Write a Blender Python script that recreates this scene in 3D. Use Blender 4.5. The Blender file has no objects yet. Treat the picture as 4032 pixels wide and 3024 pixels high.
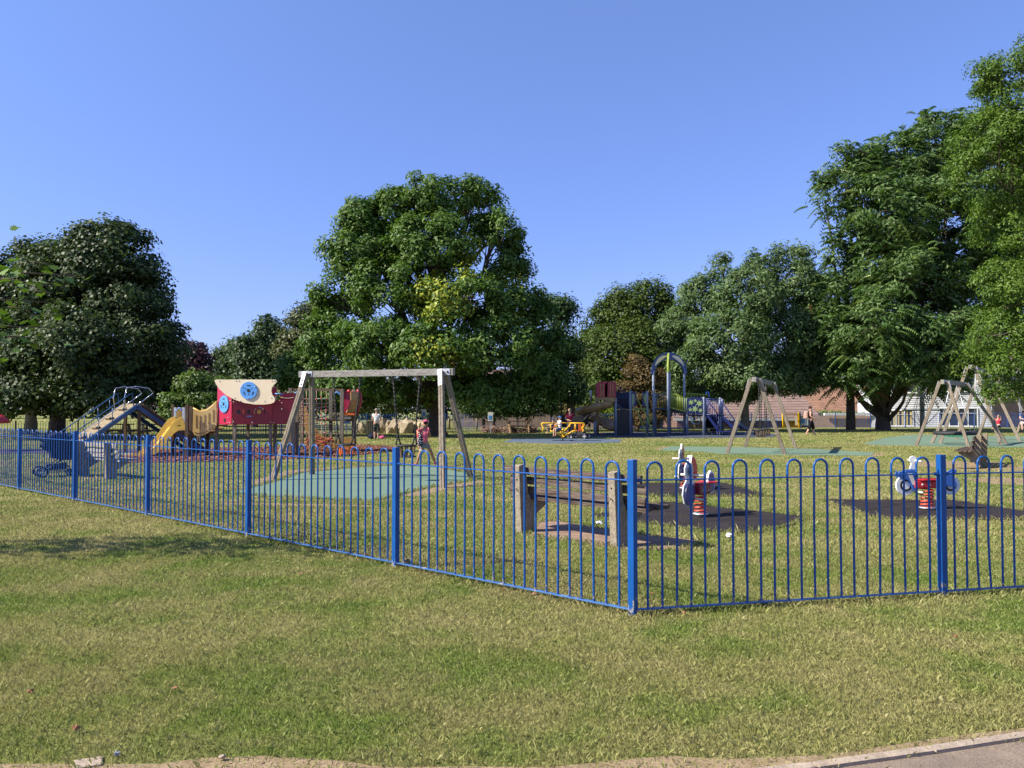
import bpy, bmesh, math, random
import numpy as np
from mathutils import Vector, Matrix, Euler
R = math.radians
PI = math.pi
random.seed(7)
scene = bpy.context.scene
COL = scene.collection

# ------------------------------------------------------------------ camera
F = 3200.0; CX = 2016.0; CY = 1512.0; HOR = 1605.0; EYE = 1.6
TH = math.atan((HOR - CY) / F)
cam_d = bpy.data.cameras.new('camera'); cam = bpy.data.objects.new('camera', cam_d); COL.objects.link(cam)
cam_d.sensor_fit = 'HORIZONTAL'; cam_d.sensor_width = 36; cam_d.lens = F / 4032 * 36
cam_d.clip_start = 0.1; cam_d.clip_end = 2000
cam.location = (0, 0, EYE); cam.rotation_euler = (PI / 2 + TH, 0, 0)
scene.camera = cam

# ------------------------------------------------------------------ light
SUN_EL = R(40.5); SUN_DIR = Vector((0.974, 0.226, 0)).normalized()   # the way the shadows run
L = Vector((SUN_DIR.x * math.cos(SUN_EL), SUN_DIR.y * math.cos(SUN_EL), -math.sin(SUN_EL)))
sun_d = bpy.data.lights.new('sun', 'SUN'); sun = bpy.data.objects.new('sun', sun_d); COL.objects.link(sun)
sun_d.energy = 5.0; sun_d.angle = R(0.5); sun_d.color = (1.0, 0.93, 0.80)
sun.rotation_euler = L.to_track_quat('-Z', 'Y').to_euler()
world = bpy.data.worlds.new('World'); scene.world = world; world.use_nodes = True
nt = world.node_tree; nt.nodes.clear()
wo = nt.nodes.new('ShaderNodeOutputWorld'); bg = nt.nodes.new('ShaderNodeBackground'); sk = nt.nodes.new('ShaderNodeTexSky')
sk.sky_type = 'NISHITA'; sk.sun_disc = False; sk.sun_elevation = SUN_EL
sk.sun_rotation = math.atan2(-SUN_DIR.x, -SUN_DIR.y)
sk.air_density = 1.0; sk.dust_density = 0.3; sk.ozone_density = 3.0; sk.altitude = 50
hs = nt.nodes.new('ShaderNodeMixRGB'); hs.blend_type = 'MULTIPLY'; hs.inputs[0].default_value = 1.0
hs.inputs[2].default_value = (1.10, 1.11, 1.46, 1)
nt.links.new(sk.outputs[0], hs.inputs[1])
wt = nt.nodes.new('ShaderNodeTexCoord'); wx = nt.nodes.new('ShaderNodeSeparateXYZ'); wr = nt.nodes.new('ShaderNodeValToRGB')   # clearer, deeper air low down
wr.color_ramp.elements[0].position = 0.0; wr.color_ramp.elements[0].color = (0.60, 0.60, 0.80, 1); wr.color_ramp.elements[1].position = 0.45; wr.color_ramp.elements[1].color = (1, 1, 1, 1)
wm_ = nt.nodes.new('ShaderNodeMixRGB'); wm_.blend_type = 'MULTIPLY'; wm_.inputs[0].default_value = 1.0
nt.links.new(wt.outputs['Generated'], wx.inputs[0]); nt.links.new(wx.outputs[2], wr.inputs[0]); nt.links.new(hs.outputs[0], wm_.inputs[1]); nt.links.new(wr.outputs[0], wm_.inputs[2]); nt.links.new(wm_.outputs[0], bg.inputs[0])
bg.inputs[1].default_value = 0.080
nt.links.new(bg.outputs[0], wo.inputs[0])
scene.view_settings.view_transform = 'Standard'; scene.view_settings.look = 'None'
scene.view_settings.exposure = 0.98; scene.view_settings.gamma = 1
scene.cycles.max_bounces = 6; scene.cycles.diffuse_bounces = 3; scene.cycles.transparent_max_bounces = 8
scene.cycles.caustics_reflective = False; scene.cycles.caustics_refractive = False

# ------------------------------------------------------------------ photo pixel -> place in the world
def ray(px, py):
    dx = (px - CX) / F; dy = (CY - py) / F
    return Vector((dx, math.cos(TH) - dy * math.sin(TH), math.sin(TH) + dy * math.cos(TH)))
def G(px, py, z=0.0):
    d = ray(px, py); t = (z - EYE) / d.z
    return Vector((d.x * t, d.y * t, z))
def W(px, py, Y):
    d = ray(px, py); t = Y / d.y
    return Vector((d.x * t, Y, EYE + d.z * t))

# ------------------------------------------------------------------ materials
def mat_new(name):
    m = bpy.data.materials.new(name); m.use_nodes = True
    nt = m.node_tree; b = nt.nodes['Principled BSDF']
    return m, nt, b
def nd(nt, t, **kw):
    n = nt.nodes.new(t)
    for k, v in kw.items(): setattr(n, k, v)
    return n
def noise(nt, scale, vec=None, detail=4, rough=0.55):
    n = nd(nt, 'ShaderNodeTexNoise'); n.inputs['Scale'].default_value = scale
    n.inputs['Detail'].default_value = detail; n.inputs['Roughness'].default_value = rough
    if vec is not None: nt.links.new(vec, n.inputs['Vector'])
    return n
def ramp(nt, fac, stops):
    r = nd(nt, 'ShaderNodeValToRGB'); e = r.color_ramp.elements
    while len(e) < len(stops): e.new(0.5)
    for i, (p, c) in enumerate(stops):
        e[i].position = p; e[i].color = (c[0], c[1], c[2], 1) if not isinstance(c, float) else (c, c, c, 1)
    nt.links.new(fac, r.inputs[0]); return r
def mixc(nt, fac, a, b, mode='MIX'):
    m = nd(nt, 'ShaderNodeMixRGB', blend_type=mode)
    for i, s in ((0, fac), (1, a), (2, b)):
        if isinstance(s, (int, float)): m.inputs[i].default_value = s
        elif isinstance(s, tuple): m.inputs[i].default_value = (s[0], s[1], s[2], 1)
        else: nt.links.new(s, m.inputs[i])
    return m.outputs[0]
def vec_of(nt, kind='Object', scale=(1, 1, 1)):
    tc = nd(nt, 'ShaderNodeTexCoord'); mp = nd(nt, 'ShaderNodeMapping'); mp.inputs['Scale'].default_value = scale
    nt.links.new(tc.outputs[kind], mp.inputs[0]); return mp.outputs[0]
def bump(nt, b, h, strength=0.3, dist=0.01):
    bm = nd(nt, 'ShaderNodeBump'); bm.inputs['Strength'].default_value = strength; bm.inputs['Distance'].default_value = dist
    nt.links.new(h, bm.inputs['Height']); nt.links.new(bm.outputs[0], b.inputs['Normal'])
def stuffm(name, c1, c2=None, rough=0.6, scale=6, stretch=(1, 1, 1), metal=0.0, bmp=0.15, spots=None, spec=0.5, fine=None):
    """a surface of two close tones, optional spots of a third colour"""
    m, nt, b = mat_new(name)
    v = vec_of(nt, 'Object', stretch); c2 = c2 or tuple(x * 0.75 for x in c1)
    n = noise(nt, scale, v, 5, 0.6); r = ramp(nt, n.outputs[0], [(0.32, c2), (0.62, c1)])
    out = r.outputs[0]
    if fine:
        f = noise(nt, fine[0], v, 3, 0.7); out = mixc(nt, 1.0, out, ramp(nt, f.outputs[0], [(0.35, fine[1]), (0.6, 1.0)]).outputs[0], 'MULTIPLY')
    if spots:
        s = noise(nt, spots[1], v, 4, 0.6); out = mixc(nt, ramp(nt, s.outputs[0], [(spots[2], 0.0), (spots[2] + 0.05, 1.0)]).outputs[0], out, spots[0])
    nt.links.new(out, b.inputs['Base Color'])
    b.inputs['Roughness'].default_value = rough; b.inputs['Metallic'].default_value = metal
    b.inputs['Specular IOR Level'].default_value = spec if rough < 0.85 else 0.12
    if bmp: bump(nt, b, n.outputs[0], bmp, 0.02)
    return m
M = {}
M['blue_paint'] = stuffm('blue paint', (0.007, 0.080, 0.295), (0.005, 0.060, 0.23), 0.34, 3, bmp=0.03, spec=0.3, spots=((0.30, 0.29, 0.27), 22, 0.73))
def wear_low(m):
    nt = m.node_tree; b = nt.nodes['Principled BSDF']; src = b.inputs['Base Color'].links[0].from_socket
    g = nd(nt, 'ShaderNodeNewGeometry'); s = nd(nt, 'ShaderNodeSeparateXYZ'); nt.links.new(g.outputs['Position'], s.inputs[0])
    n = noise(nt, 26, g.outputs['Position'], 5, 0.7); mr = nd(nt, 'ShaderNodeMapRange'); mr.inputs[1].default_value = 0.0; mr.inputs[2].default_value = 0.22; mr.inputs[3].default_value = 0.16; mr.inputs[4].default_value = -0.08
    nt.links.new(s.outputs[2], mr.inputs[0]); a = nd(nt, 'ShaderNodeMath', operation='ADD'); nt.links.new(n.outputs[0], a.inputs[0]); nt.links.new(mr.outputs[0], a.inputs[1])
    nt.links.new(mixc(nt, ramp(nt, a.outputs[0], [(0.60, 0.0), (0.64, 1.0)]).outputs[0], src, (0.26, 0.235, 0.20)), b.inputs['Base Color'])
wear_low(M['blue_paint'])
M['blue_rail'] = stuffm('worn blue paint', (0.045, 0.14, 0.34), (0.03, 0.10, 0.27), 0.42, 5, bmp=0.05, spots=((0.36, 0.34, 0.31), 9, 0.63))
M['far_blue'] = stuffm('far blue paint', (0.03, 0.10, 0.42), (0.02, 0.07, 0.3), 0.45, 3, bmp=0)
M['black_paint'] = stuffm('black paint', (0.016, 0.018, 0.022), None, 0.5, 3, bmp=0)
M['concrete'] = stuffm('pebbled concrete', (0.38, 0.32, 0.24), (0.24, 0.20, 0.155), 0.9, 14, bmp=0.6, spots=((0.42, 0.22, 0.04), 7, 0.64), fine=(90, 0.45))
M['lichen_concrete'] = stuffm('lichen concrete', (0.33, 0.27, 0.19), (0.2, 0.165, 0.12), 0.9, 12, bmp=0.6, spots=((0.34, 0.20, 0.05), 6, 0.58), fine=(60, 0.5))
M['slab'] = stuffm('trodden slab', (0.34, 0.235, 0.17), (0.22, 0.15, 0.105), 0.95, 6, bmp=0.6, fine=(60, 0.6))
M['wood_old'] = stuffm('weathered slat wood', (0.18, 0.14, 0.11), (0.055, 0.035, 0.028), 0.85, 5, (0.6, 9, 9), bmp=0.6, fine=(12, 0.45))
M['wood_beam'] = stuffm('pale weathered beam', (0.36, 0.34, 0.31), (0.20, 0.18, 0.15), 0.85, 4, (0.8, 7, 7), bmp=0.5, fine=(12, 0.6))
M['wood_pale'] = stuffm('pale sleeper wood', (0.36, 0.29, 0.19), (0.21, 0.16, 0.10), 0.85, 4, (0.8, 7, 7), bmp=0.5, fine=(12, 0.6))
M['wood_post'] = stuffm('grey timber', (0.30, 0.255, 0.195), (0.17, 0.13, 0.095), 0.85, 5, (7, 7, 0.5), bmp=0.5, fine=(12, 0.6))
M['wood_brown'] = stuffm('brown timber', (0.15, 0.105, 0.07), (0.075, 0.05, 0.034), 0.85, 5, (5, 5, 0.7), bmp=0.5)
M['galv'] = stuffm('galvanised steel', (0.62, 0.64, 0.67), (0.45, 0.47, 0.5), 0.42, 12, metal=0.55, bmp=0.05)
M['chrome'] = stuffm('bright steel', (0.75, 0.75, 0.75), None, 0.18, 5, metal=1.0, bmp=0)
M['rubber_black'] = stuffm('black rubber', (0.022, 0.022, 0.024), None, 0.7, 9, bmp=0.2)
M['bolt'] = stuffm('black bolt', (0.02, 0.02, 0.02), None, 0.5, 9, bmp=0)
M['bolt_pale'] = stuffm('pale bolt cap', (0.6, 0.58, 0.55), None, 0.4, 9, bmp=0)
M['mat_black'] = stuffm('rubber safety tile', (0.040, 0.034, 0.034), (0.026, 0.022, 0.023), 0.95, 3, bmp=0.3, spots=((0.16, 0.14, 0.09), 20, 0.70), fine=(120, 0.6))
M['mat_green'] = stuffm('green rubber surface', (0.155, 0.225, 0.160), (0.135, 0.20, 0.14), 0.95, 2, bmp=0.2, fine=(60, 0.75))
M['mat_blue'] = stuffm('blue rubber surface', (0.115, 0.15, 0.20), (0.085, 0.115, 0.16), 0.95, 2, bmp=0.2, fine=(60, 0.75))
M['mat_dark'] = stuffm('dark blue rubber surface', (0.07, 0.085, 0.12), (0.05, 0.06, 0.09), 0.95, 2, bmp=0.2, fine=(60, 0.75))
M['mat_purple'] = stuffm('violet grey tarmac', (0.085, 0.075, 0.10), None, 0.95, 2, bmp=0.2)
M['soil'] = stuffm('dry soil', (0.34, 0.25, 0.155), (0.22, 0.165, 0.085), 0.95, 8, bmp=0.6, fine=(70, 0.6))
M['mulch'] = stuffm('red bark mulch', (0.22, 0.085, 0.05), (0.07, 0.028, 0.02), 0.95, 16, bmp=1.0, fine=(45, 0.35))
M['asphalt'] = stuffm('tan tarmac', (0.285, 0.22, 0.165), (0.21, 0.165, 0.13), 0.95, 5, bmp=0.4, fine=(130, 0.5), spots=((0.42, 0.36, 0.29), 80, 0.68))
M['kerb'] = stuffm('concrete edging', (0.42, 0.34, 0.26), (0.32, 0.25, 0.19), 0.9, 9, bmp=0.4, fine=(60, 0.7))
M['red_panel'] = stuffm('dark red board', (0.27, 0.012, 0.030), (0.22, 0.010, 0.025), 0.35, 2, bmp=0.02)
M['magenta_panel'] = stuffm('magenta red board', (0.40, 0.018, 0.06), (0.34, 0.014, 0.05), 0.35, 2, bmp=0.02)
M['cream_panel'] = stuffm('cream board', (0.80, 0.66, 0.46), (0.74, 0.60, 0.40), 0.4, 2, bmp=0.02)
M['sky_panel'] = stuffm('light blue board', (0.10, 0.32, 0.72), (0.085, 0.27, 0.62), 0.35, 3, bmp=0.02)
M['bike_blue'] = stuffm('bike blue board', (0.035, 0.13, 0.45), None, 0.35, 3, bmp=0)
M['yellow'] = stuffm('yellow plastic', (0.66, 0.42, 0.06), (0.42, 0.26, 0.04), 0.4, 3, bmp=0.03)
M['yellow_pale'] = stuffm('faded yellow board', (0.80, 0.56, 0.22), (0.74, 0.5, 0.17), 0.4, 3, bmp=0.02)
M['yellow_paint'] = stuffm('yellow paint', (0.85, 0.50, 0.01), None, 0.35, 3, bmp=0)
M['ochre'] = stuffm('ochre plastic', (0.42, 0.255, 0.06), (0.30, 0.17, 0.045), 0.4, 3, bmp=0.05)
M['ochre_dark'] = stuffm('dirty ochre plastic', (0.40, 0.25, 0.10), (0.22, 0.13, 0.05), 0.4, 2.5, bmp=0.05)
M['orange'] = stuffm('orange plastic', (0.70, 0.14, 0.02), None, 0.4, 3, bmp=0)
M['red'] = stuffm('red plastic', (0.60, 0.025, 0.03), None, 0.35, 3, bmp=0)
M['red_hood'] = stuffm('crimson plastic', (0.36, 0.02, 0.04), None, 0.35, 3, bmp=0)
M['spring'] = stuffm('orange red spring', (0.62, 0.085, 0.04), (0.5, 0.06, 0.03), 0.35, 8, bmp=0)
M['dark_red'] = stuffm('maroon plastic', (0.22, 0.012, 0.018), None, 0.4, 3, bmp=0)
M['navy'] = stuffm('navy plastic', (0.016, 0.028, 0.14), None, 0.4, 3, bmp=0)
M['navy_dark'] = stuffm('dark navy paint', (0.018, 0.028, 0.075), None, 0.5, 3, bmp=0)
M['violet'] = stuffm('violet navy board', (0.07, 0.06, 0.22), None, 0.4, 3, bmp=0)
M['white'] = stuffm('white board', (0.80, 0.80, 0.78), None, 0.4, 3, bmp=0)
M['off_white'] = stuffm('off white plastic', (0.72, 0.68, 0.56), None, 0.45, 3, bmp=0)
M['ink'] = stuffm('black ink', (0.012, 0.012, 0.012), None, 0.5, 3, bmp=0)
M['lime'] = stuffm('lime green paint', (0.30, 0.38, 0.05), (0.24, 0.31, 0.04), 0.4, 3, bmp=0)
M['lime_board'] = stuffm('pale green board', (0.42, 0.55, 0.20), None, 0.4, 3, bmp=0)
M['grey_post'] = stuffm('blue grey post', (0.24, 0.28, 0.36), None, 0.4, 3, bmp=0)
M['arch_blue'] = stuffm('arch blue plastic', (0.028, 0.07, 0.21), None, 0.3, 3, bmp=0)
M['violet_blue'] = stuffm('violet blue paint', (0.024, 0.038, 0.18), None, 0.35, 3, bmp=0)
M['cyan_paint'] = stuffm('sea blue paint', (0.014, 0.085, 0.22), None, 0.35, 3, bmp=0)
M['rope'] = stuffm('pale green rope', (0.30, 0.42, 0.36), None, 0.8, 9, bmp=0)
M['rope_red'] = stuffm('red rope', (0.40, 0.06, 0.04), None, 0.8, 9, bmp=0)
M['rope_tan'] = stuffm('tan rope', (0.42, 0.34, 0.22), None, 0.8, 9, bmp=0)
M['green_ring'] = stuffm('green ring', (0.02, 0.25, 0.13), None, 0.5, 9, bmp=0)
M['grey_stone'] = stuffm('grey stone', (0.22, 0.23, 0.26), None, 0.9, 9)
M['stone'] = stuffm('garden boulder', (0.42, 0.35, 0.25), (0.25, 0.20, 0.145), 0.95, 5, bmp=0.8)
M['bark'] = stuffm('bark', (0.14, 0.11, 0.08), (0.06, 0.046, 0.034), 0.95, 5, (4, 4, 0.8), bmp=1.0)
M['bark_pale'] = stuffm('pale bark', (0.27, 0.23, 0.165), (0.13, 0.105, 0.075), 0.95, 5, (3, 3, 0.8), bmp=0.8)
M['skin'] = stuffm('skin', (0.56, 0.32, 0.22), (0.50, 0.27, 0.18), 0.55, 5, bmp=0)
M['skin_tan'] = stuffm('tanned skin', (0.36, 0.18, 0.11), (0.32, 0.155, 0.095), 0.55, 5, bmp=0)
def cloth(n, c): M[n] = stuffm(n.replace('_', ' '), c, None, 0.9, 14, bmp=0.2, spec=0.2)
cloth('cloth_white', (0.62, 0.62, 0.62)); cloth('cloth_red', (0.45, 0.03, 0.06)); cloth('cloth_black', (0.013, 0.013, 0.015))
cloth('cloth_pink', (0.80, 0.16, 0.22)); cloth('cloth_coral', (0.62, 0.10, 0.10)); cloth('cloth_grey', (0.20, 0.22, 0.25))
cloth('cloth_denim', (0.06, 0.12, 0.26)); cloth('cloth_cap', (0.03, 0.15, 0.48)); cloth('cloth_navy', (0.018, 0.022, 0.05))
cloth('cloth_rose', (0.55, 0.10, 0.20)); cloth('cloth_khaki', (0.25, 0.23, 0.19)); cloth('cloth_floral', (0.6, 0.36, 0.27))
cloth('hair_blond', (0.62, 0.45, 0.22)); cloth('hair_brown', (0.07, 0.035, 0.02)); cloth('hair_dark', (0.02, 0.014, 0.01)); cloth('hair_ash', (0.34, 0.25, 0.16))
def checks(name, c1, c2, sc):
    m, nt, b = mat_new(name); v = vec_of(nt); c = nd(nt, 'ShaderNodeTexVoronoi'); c.inputs['Scale'].default_value = sc
    nt.links.new(v, c.inputs['Vector']); nt.links.new(ramp(nt, c.outputs['Distance'], [(0.28, c2), (0.34, c1)]).outputs[0], b.inputs['Base Color'])
    b.inputs['Roughness'].default_value = 0.9; return m
M['cloth_spots'] = checks('spotted cloth', (0.012, 0.012, 0.02), (0.65, 0.65, 0.65), 22)
M['cloth_pattern'] = checks('dark patterned cloth', (0.012, 0.016, 0.014), (0.13, 0.15, 0.13), 14)
def glassm():
    m, nt, b = mat_new('window glass'); b.inputs['Base Color'].default_value = (0.02, 0.025, 0.03, 1); b.inputs['Roughness'].default_value = 0.08; return m
M['glass'] = glassm(); M['dead_leaf'] = stuffm('dead leaf', (0.26, 0.11, 0.045), None, 0.8, 9)
def brickm(name, c1, c2, mortar, sx, rh, bw, msize=0.012, bm_=0.3):
    m, nt, b = mat_new(name); tc = nd(nt, 'ShaderNodeTexCoord'); sp = nd(nt, 'ShaderNodeSeparateXYZ'); ad = nd(nt, 'ShaderNodeMath', operation='ADD'); cb = nd(nt, 'ShaderNodeCombineXYZ')
    nt.links.new(tc.outputs['Object'], sp.inputs[0]); nt.links.new(sp.outputs[0], ad.inputs[0]); nt.links.new(sp.outputs[1], ad.inputs[1])
    nt.links.new(ad.outputs[0], cb.inputs[0]); nt.links.new(sp.outputs[2], cb.inputs[1])
    br = nd(nt, 'ShaderNodeTexBrick'); br.inputs['Scale'].default_value = sx; br.inputs['Brick Width'].default_value = bw; br.inputs['Row Height'].default_value = rh; br.inputs['Mortar Size'].default_value = msize
    br.inputs['Color1'].default_value = (*c1, 1); br.inputs['Color2'].default_value = (*c2, 1); br.inputs['Mortar'].default_value = (*mortar, 1)
    nt.links.new(cb.outputs[0], br.inputs['Vector'])
    n = noise(nt, 1.5, tc.outputs['Object']); o = mixc(nt, 1.0, br.outputs['Color'], ramp(nt, n.outputs[0], [(0.3, 0.72), (0.65, 1.0)]).outputs[0], 'MULTIPLY')
    nt.links.new(o, b.inputs['Base Color']); b.inputs['Roughness'].default_value = 0.9
    iv = nd(nt, 'ShaderNodeMath', operation='SUBTRACT'); iv.inputs[0].default_value = 1.0; nt.links.new(br.outputs['Fac'], iv.inputs[1]); bump(nt, b, iv.outputs[0], bm_, 0.02)
    return m
M['brick'] = brickm('house brick', (0.34, 0.20, 0.125), (0.26, 0.14, 0.09), (0.36, 0.32, 0.27), 1.0, 0.075, 0.225)
M['brick_brown'] = brickm('brown cladding', (0.20, 0.11, 0.06), (0.16, 0.085, 0.05), (0.08, 0.05, 0.03), 1.0, 0.2, 6.0)
M['roof_pink'] = brickm('pinkish roof tiles', (0.33, 0.225, 0.185), (0.26, 0.175, 0.145), (0.12, 0.075, 0.06), 1.0, 0.24, 0.33, 0.03, 1.0)
M['roof_orange'] = brickm('orange roof tiles', (0.36, 0.20, 0.12), (0.30, 0.165, 0.10), (0.18, 0.09, 0.06), 1.0, 0.18, 0.3, 0.02, 0.8)
M['boards'] = brickm('white weatherboard', (0.72, 0.73, 0.76), (0.70, 0.71, 0.74), (0.36, 0.37, 0.40), 1.0, 0.17, 30.0, 0.02, 1.0)
M['render'] = stuffm('tan garden wall', (0.46, 0.32, 0.2), (0.38, 0.26, 0.165), 0.9, 3)
M['curtain'] = stuffm('yellow curtain', (0.55, 0.45, 0.2), (0.3, 0.24, 0.1), 0.9, 6, (9, 1, 0.3), bmp=0)

def patch_colour(nt, fine=True):
    """the lawn's own colour: green turf, olive tired turf and straw, by place"""
    g = nd(nt, 'ShaderNodeNewGeometry')
    a = noise(nt, 0.22, g.outputs['Position'], 5, 0.6); b = noise(nt, 1.1, g.outputs['Position'], 6, 0.65); c = noise(nt, 7.0, g.outputs['Position'], 5, 0.7)
    base = ramp(nt, a.outputs[0], [(0.36, (0.155, 0.215, 0.040)), (0.50, (0.235, 0.250, 0.070)), (0.66, (0.325, 0.295, 0.115))]).outputs[0]
    o = mixc(nt, ramp(nt, b.outputs[0], [(0.44, 0.0), (0.68, 0.85)]).outputs[0], base, (0.34, 0.30, 0.130))
    o = mixc(nt, ramp(nt, b.outputs[0], [(0.34, 0.75), (0.48, 0.0)]).outputs[0], o, (0.135, 0.210, 0.032))
    o = mixc(nt, ramp(nt, c.outputs[0], [(0.57, 0.0), (0.78, 0.7)]).outputs[0], o, (0.40, 0.34, 0.18))
    return o, g
def groundm():
    m, nt, b = mat_new('lawn ground'); o, g = patch_colour(nt)
    f = noise(nt, 38.0, g.outputs['Position'], 4, 0.75); f2 = noise(nt, 13.0, g.outputs['Position'], 4, 0.7)
    o = mixc(nt, 1.0, o, ramp(nt, f.outputs[0], [(0.36, 0.48), (0.5, 0.9), (0.66, 1.3)]).outputs[0], 'MULTIPLY')
    o = mixc(nt, 1.0, o, ramp(nt, f2.outputs[0], [(0.35, 0.72), (0.6, 1.08)]).outputs[0], 'MULTIPLY')
    nt.links.new(o, b.inputs['Base Color']); b.inputs['Roughness'].default_value = 0.95; b.inputs['Specular IOR Level'].default_value = 0.1
    bump(nt, b, f.outputs[0], 0.7, 0.04); return m
M['lawn'] = groundm()
def bladem():
    m, nt, b = mat_new('grass blade'); o, g = patch_colour(nt)
    r = ramp(nt, g.outputs['Random Per Island'], [(0.0, 0.70), (0.5, 1.08), (0.86, 1.35), (1.0, 1.5)])
    o2 = mixc(nt, ramp(nt, g.outputs['Random Per Island'], [(0.88, 0.0), (0.94, 0.5)]).outputs[0], o, (0.36, 0.31, 0.17))
    o2 = mixc(nt, 1.0, o2, r.outputs[0], 'MULTIPLY')
    nt.links.new(o2, b.inputs['Base Color']); b.inputs['Roughness'].default_value = 0.6; b.inputs['Specular IOR Level'].default_value = 0.25
    tr = nd(nt, 'ShaderNodeBsdfTranslucent'); nt.links.new(o2, tr.inputs[0]); mx = nd(nt, 'ShaderNodeMixShader'); mx.inputs[0].default_value = 0.35
    nt.links.new(b.outputs[0], mx.inputs[1]); nt.links.new(tr.outputs[0], mx.inputs[2]); nt.links.new(mx.outputs[0], nt.nodes['Material Output'].inputs[0]); return m
M['blade'] = bladem()
def chipm():
    m, nt, b = mat_new('bark chip'); g = nd(nt, 'ShaderNodeNewGeometry')
    nt.links.new(ramp(nt, g.outputs['Random Per Island'], [(0.0, (0.05, 0.02, 0.014)), (0.5, (0.20, 0.075, 0.045)), (0.9, (0.30, 0.13, 0.08)), (1.0, (0.42, 0.26, 0.18))]).outputs[0], b.inputs['Base Color']); b.inputs['Roughness'].default_value = 0.9; return m
M['chip'] = chipm()
def leafm():
    m, nt, b = mat_new('leaf'); at = nd(nt, 'ShaderNodeAttribute'); at.attribute_name = 'leafcol'
    nt.links.new(at.outputs['Color'], b.inputs['Base Color']); b.inputs['Roughness'].default_value = 0.5; b.inputs['Specular IOR Level'].default_value = 0.22
    tr = nd(nt, 'ShaderNodeBsdfTranslucent'); tc = mixc(nt, 1.0, at.outputs['Color'], (1.3, 1.5, 0.5), 'MULTIPLY'); nt.links.new(tc, tr.inputs[0])
    mx = nd(nt, 'ShaderNodeMixShader'); mx.inputs[0].default_value = 0.22
    nt.links.new(b.outputs[0], mx.inputs[1]); nt.links.new(tr.outputs[0], mx.inputs[2]); nt.links.new(mx.outputs[0], nt.nodes['Material Output'].inputs[0]); return m
M['leaf'] = leafm()

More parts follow.
